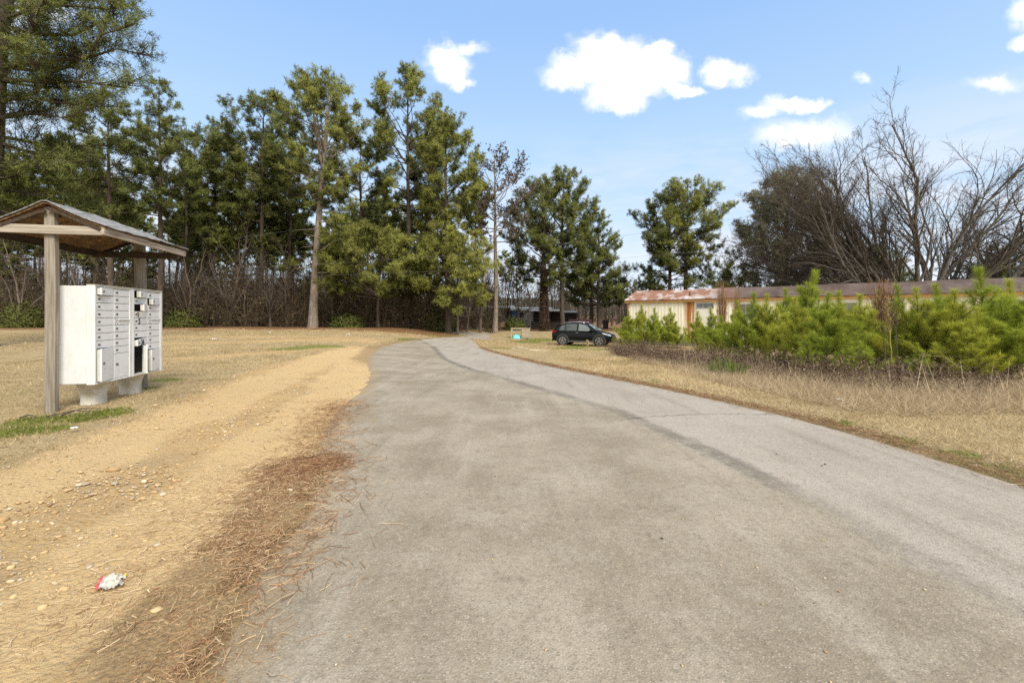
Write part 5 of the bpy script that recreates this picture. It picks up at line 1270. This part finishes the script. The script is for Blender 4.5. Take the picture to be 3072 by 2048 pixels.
def make_yard():
    # trash cart
    a = at(1817, 56); t = thing('trash_cart', 'dark wheeled trash cart standing beside a pine trunk beyond the car', 'trash cart', tuple(a)); pl = plain('cart_plastic', (.02, .02, .026), (.035, .03, .035), 4, .5)
    m = MB(); m.box((0, 0, .55), (.52, .55, .95), taper=1.16); m.build('bin', pl, t, bevel=.03); m = MB(); m.box((0, -.02, 1.06), (.66, .72, .08)); m.build('lid', pl, t, bevel=.03)
    for s in (-1, 1): m = MB(); m.tube([(s * .24, .25, .13), (s * .31, .25, .13)], .13, 14); m.build('wheel', M_INK, t)
    a = at(1795, 55); o = MB().tube([(0, 0, -.1), (0, 0, 1.05)], .05, 8).build('marker_post', plain('yellow_paint', (.55, .40, .10), (.42, .30, .08), 5, .6), None, tuple(a)); tag(o, 'short yellow post between the two pine trunks beyond the car', 'post')
    # low maroon trailer
    a = at(1738, 50); t = thing('utility_trailer', 'low dark maroon trailer seen just over the roof of the black car', 'trailer', tuple(a)); mr = plain('maroon_paint', (.055, .014, .022), (.035, .012, .016), 3, .5)
    m = MB(); m.box((0, 0, .75), (2.5, 1.5, .10)); m.build('bed', mr, t)
    for x, y, d in ((0, -.73, (2.5, .05, .45)), (0, .73, (2.5, .05, .45)), (-1.22, 0, (.05, 1.4, .45)), (1.22, 0, (.05, 1.4, .45))): m = MB(); m.box((x, y, 1.03), d); m.build('side_board', mr, t)
    for y in (-.8, .8): m = MB(); m.tube([(0, y - .09, .33), (0, y + .09, .33)], .33, 18); m.build('wheel', M_INK, t)
    # weathered frame bin on the grass point
    p = ground(1562, 1016); t = thing('wooden_bin', 'weathered wooden frame bin on the grass point beside the bend', 'bin', tuple(p), R(-6)); W = 1.62; wd = wood_mat('grey_lumber', (.30, .25, .17), (.52, .46, .34), (.17, .13, .09), 'x')
    for x in (-.78, .14, .74):
        for y in (-.28, .28): m = MB(); m.box((x, y, .42), (.085, .085, .86)); m.build('post', wd, t, bevel=.006)
    for y in (-.30, .30): m = MB(); m.box((-.02, y, .89), (1.66, .11, .07)); m.build('top_rail', wd, t, bevel=.006)
    m = MB()
    for k in range(4): m.box((.44, -.34 - .002 * k, .14 + .2 * k), (.62, .02, .15))
    m.build('front_boards', wd, t)
    m = MB()
    for k in range(6): m.box((-.33, .33, .10 + .14 * k), (.9, .012, .05))
    m.build('back_slats', wd, t)
    m = MB()
    for k in range(5): m.box((.80, -.24 + .12 * k, .43), (.012, .03, .8))
    for k in range(5): m.box((.81, 0, .1 + .17 * k), (.010, .56, .03))
    m.build('side_lattice', plain('pale_lattice', (.42, .45, .42), (.34, .36, .33), 5, .7), t)
    g = np.random.default_rng(2); m = MB(); nx, ny = 22, 14
    V = []
    for i in range(ny):
        for j in range(nx):
            a = j * 2 * PI / nx; el = i / (ny - 1) * PI / 2; r = .33 * (1 + .22 * mnoise.noise(Vector((math.cos(a) * 2, math.sin(a) * 2, el * 3)))); V.append((r * 1.25 * math.cos(a) * math.cos(el), r * .7 * math.sin(a) * math.cos(el), r * 1.05 * math.sin(el)))
    m.add(V, [[i*nx+j, i*nx+(j+1)%nx, (i+1)*nx+(j+1)%nx, (i+1)*nx+j] for i in range(ny-1) for j in range(nx)])
    tag(m.build('tarp_bundle', plain('turquoise_plastic', (.05, .55, .62), (.28, .66, .68), 12, .4), None, (p[0] - .36, p[1] - .05, p[2]), smooth=True), 'crumpled turquoise plastic bundle inside the weathered wooden bin', 'bundle')
    # planks and litter
    pl = plain('pale_plank', (.62, .57, .47), (.48, .43, .34), 6, .7)
    for lab, px, py, L, rz in (('broken pale plank end lying on the grass point', 1567, 1045, .75, -.55), ('long pale plank lying flat on the grass point', 1618, 1053.5, 1.15, .03)):
        b = ground(px, py); m = MB(); m.box((0, 0, .05), (L, .14, .045), ry=.06); tag(m.build('plank', pl, None, tuple(b), bevel=.004), lab, 'plank').rotation_euler = (0, 0, rz)
    paper = plain('litter_paper', (.72, .72, .70), (.58, .58, .56), 12, .7)
    for k, (lab, px, py, s) in enumerate((('crumpled white paper lying on the gravel below the mailboxes', 224, 1297, .06), ('white scrap at the grass edge just behind the broken plank', 1539, 1047, .18), ('white scrap far across the lawn toward the dark wood gap', 640, 1019, .22), ('white scrap on the lawn near the forked pine', 1046, 1005, .22), ('small pale scrap by the wood edge beyond the bend', 1592, 985, .2),
            ('white scrap in the dry grass on the right verge', 2520, 1210, .12), ('white scrap near the left edge of the brambles', 1848, 1072, .15), ('little white scrap on the lawn left of the forked pine', 808, 998, .2), ('white scrap on the grass at the tip of the point', 1452, 1035, .14))):
        b = ground(px, py); g = np.random.default_rng(k); n = 6; X, Y = np.meshgrid(np.linspace(-.5, .5, n), np.linspace(-.35, .35, n)); Z = g.random((n, n)) * .28 + .02; i = (np.arange(n-1)[:, None]*n + np.arange(n-1)[None]).ravel()
        m = MB(); m.add(np.stack([X, Y, Z], -1).reshape(-1, 3) * s, np.stack([i, i+1, i+n+1, i+n], -1)); o = m.build('litter', paper, None, (b[0], b[1], b[2] + .01)); tag(o, lab, 'litter', 'scraps of white litter'); sm = o.modifiers.new('thick', 'SOLIDIFY'); sm.thickness = .002
        if k in (0, 5): o.location.z += .03
    # torn mailer in the foreground
    c = [ground(*q) for q in ((283, 1795), (305, 1745), (381, 1737), (368, 1777))]
    c = np.array(c); o0 = c.mean(0); n = 16; V = []
    g = np.random.default_rng(12)
    for i in range(n):
        for j in range(n):
            u, v = j / (n-1), i / (n-1); q = c[0]*(1-u)*(1-v) + c[3]*u*(1-v) + c[1]*(1-u)*v + c[2]*u*v - o0; q[2] = .030 + .010 * mnoise.noise(Vector((u*4, v*4, 1))) + .012 * mnoise.noise(Vector((u * 11, v * 3, 7))) + .006 * math.sin(u * 9 + v * 3); V.append(q)
    V = np.array(V); FC = np.array([[i*n+j, i*n+j+1, (i+1)*n+j+1, (i+1)*n+j] for i in range(n-1) for j in range(n-1)])
    t = thing('torn_mailer', 'torn clear plastic mailer with a red edge on the gravel in the foreground', 'litter', tuple(o0))
    fx = np.array([f[0] % n for f in FC]); fy = np.array([f[0] // n for f in FC])
    red = fx < 2; yel = (fx > 12) & (fy > 11); hole = (fx > 12) & (fy > 4) & (fy < 10)
    for nm, k, mt in (('sleeve', ~red & ~yel & ~hole, plain('milky_plastic', (.60, .57, .50), (.46, .43, .36), 30, .35)), ('red_strip', red, plain('red_ink', (.52, .07, .08), (.60, .16, .15), 30, .4)), ('yellow_corner', yel, plain('yellow_ink', (.72, .58, .08), (.6, .48, .08), 30, .5))):
        m = MB(); m.add(V, FC[k]); m.build(nm, mt, t)
    # pebbles and bits on the road
    for k, (px, py) in enumerate(((1985, 1625), (1486, 1433), (2465, 1402), (2475, 1398), (2330, 1365))):
        b = ground(px, py); g = np.random.default_rng(k + 50); ico = g.normal(size=(16, 3)); ico = unit(ico) * .016
        import bmesh
        bm = bmesh.new(); bmesh.ops.create_icosphere(bm, subdivisions=2, radius=.006 + .003 * g.random()); 
        for v in bm.verts: v.co *= 1 + .5 * mnoise.noise(v.co * 90 + Vector((k, 0, 0))); v.co.z *= .6
        me = bpy.data.meshes.new('pine_cone_scale'); bm.to_mesh(me); bm.free(); me.materials.append(M_TWIG); o = bpy.data.objects.new('bark_chip', me); COL.objects.link(o); o.location = (b[0], b[1], b[2] + .013)
        tag(o, ('dark bark chip alone on the rough middle of the road', 'small dark bark chip on the road near its centre, farther off', 'left of two dark bark chips close together on the pale lane', 'right of two dark bark chips close together on the pale lane', 'dark bark chip on the pale lane up the road from the pair')[k], 'bark chip', 'bark chips on the road')
    # overhead wires
    wm = plain('cable', (.10, .10, .10), (.14, .14, .14), 1, .6)
    for lab, pts in (('lowest overhead wire crossing in front of the pines and the bare tree', ((600, 838), (950, 827), (1350, 813), (1650, 797), (1900, 770), (2169, 750), (2547, 708), (3300, 600))), ('middle overhead wire crossing in front of the pines', ((700, 805), (991, 791), (1477, 757), (1580, 742), (1810, 716), (2200, 660), (2700, 560), (3300, 420))), ('highest overhead wire running up past the leafless dead pine into the domed pine', ((700, 715), (1090, 663), (1446, 603), (1534, 588), (1690, 558)))):
        dep = (lambda px: 33 + (max(0, px - 700) / 990 * 17 if 'highest' in lab else 0)); q = chaikin(np.array([[(px - CX) / F * dep(px), dep(px), up(py, dep(px))] for px, py in pts]), 2); m = MB().tube(q, .006, 5, cap=False); tag(m.build('overhead_wire', wm), lab, 'wire', 'overhead wires')

def make_hills():
    g = np.random.default_rng(6); m = MB(); n = 160; X = np.linspace(-5200, 5200, n); rows = 10; V = []
    for r in range(rows):
        f = r / (rows - 1); Y = 2500 + 900 * f
        for x in X:
            h = 130 + 75 * mnoise.fractal(Vector((x * .0011, 2, 0)), 1, 2, 4) + 30 * mnoise.noise(Vector((x * .004, 5, 0))); V.append((x, Y + 60 * mnoise.noise(Vector((x * .003, f * 3, 2))), (h + 60) * math.sin(f * PI / 2) ** .8 - 60))
    i = (np.arange(rows-1)[:, None]*n + np.arange(n-1)[None]).ravel(); m.add(V, np.stack([i, i+1, i+n+1, i+n], -1))
    tag(m.build('hills', plain('wooded_hills', (.045, .055, .030), (.08, .075, .05), .02, .95), smooth=True), kind='structure')
    if HAZE:
        bpy.ops.mesh.primitive_cube_add(size=1); o = bpy.context.object; o.name = 'haze'; o.data.name = 'haze'
        o.scale = (12000, 8000, 420); o.location = (0, 0, 420 / 2 - 62)
        tag(o, kind='stuff'); t = NT('haze'); v = t.n('VolumePrincipled'); v.inputs['Color'].default_value = (.80, .88, 1, 1); v.inputs['Density'].default_value = HAZE; t.l(v.outputs[0], t.out.inputs['Volume']); o.data.materials.append(t.m)
HAZE = 0

S.cycles.max_bounces = 5; S.cycles.diffuse_bounces = 4; S.cycles.glossy_bounces = 3; S.cycles.transparent_max_bounces = 4
S.cycles.use_denoising = False
make_world(); make_ground(); make_road(); make_ground_cover()
make_pines(); make_bare_trees(); make_brush(); make_saplings(); make_weeds()
make_mailboxes(); make_shelter(); make_car(); make_trailer(); make_far_homes(); make_yard(); make_hills()
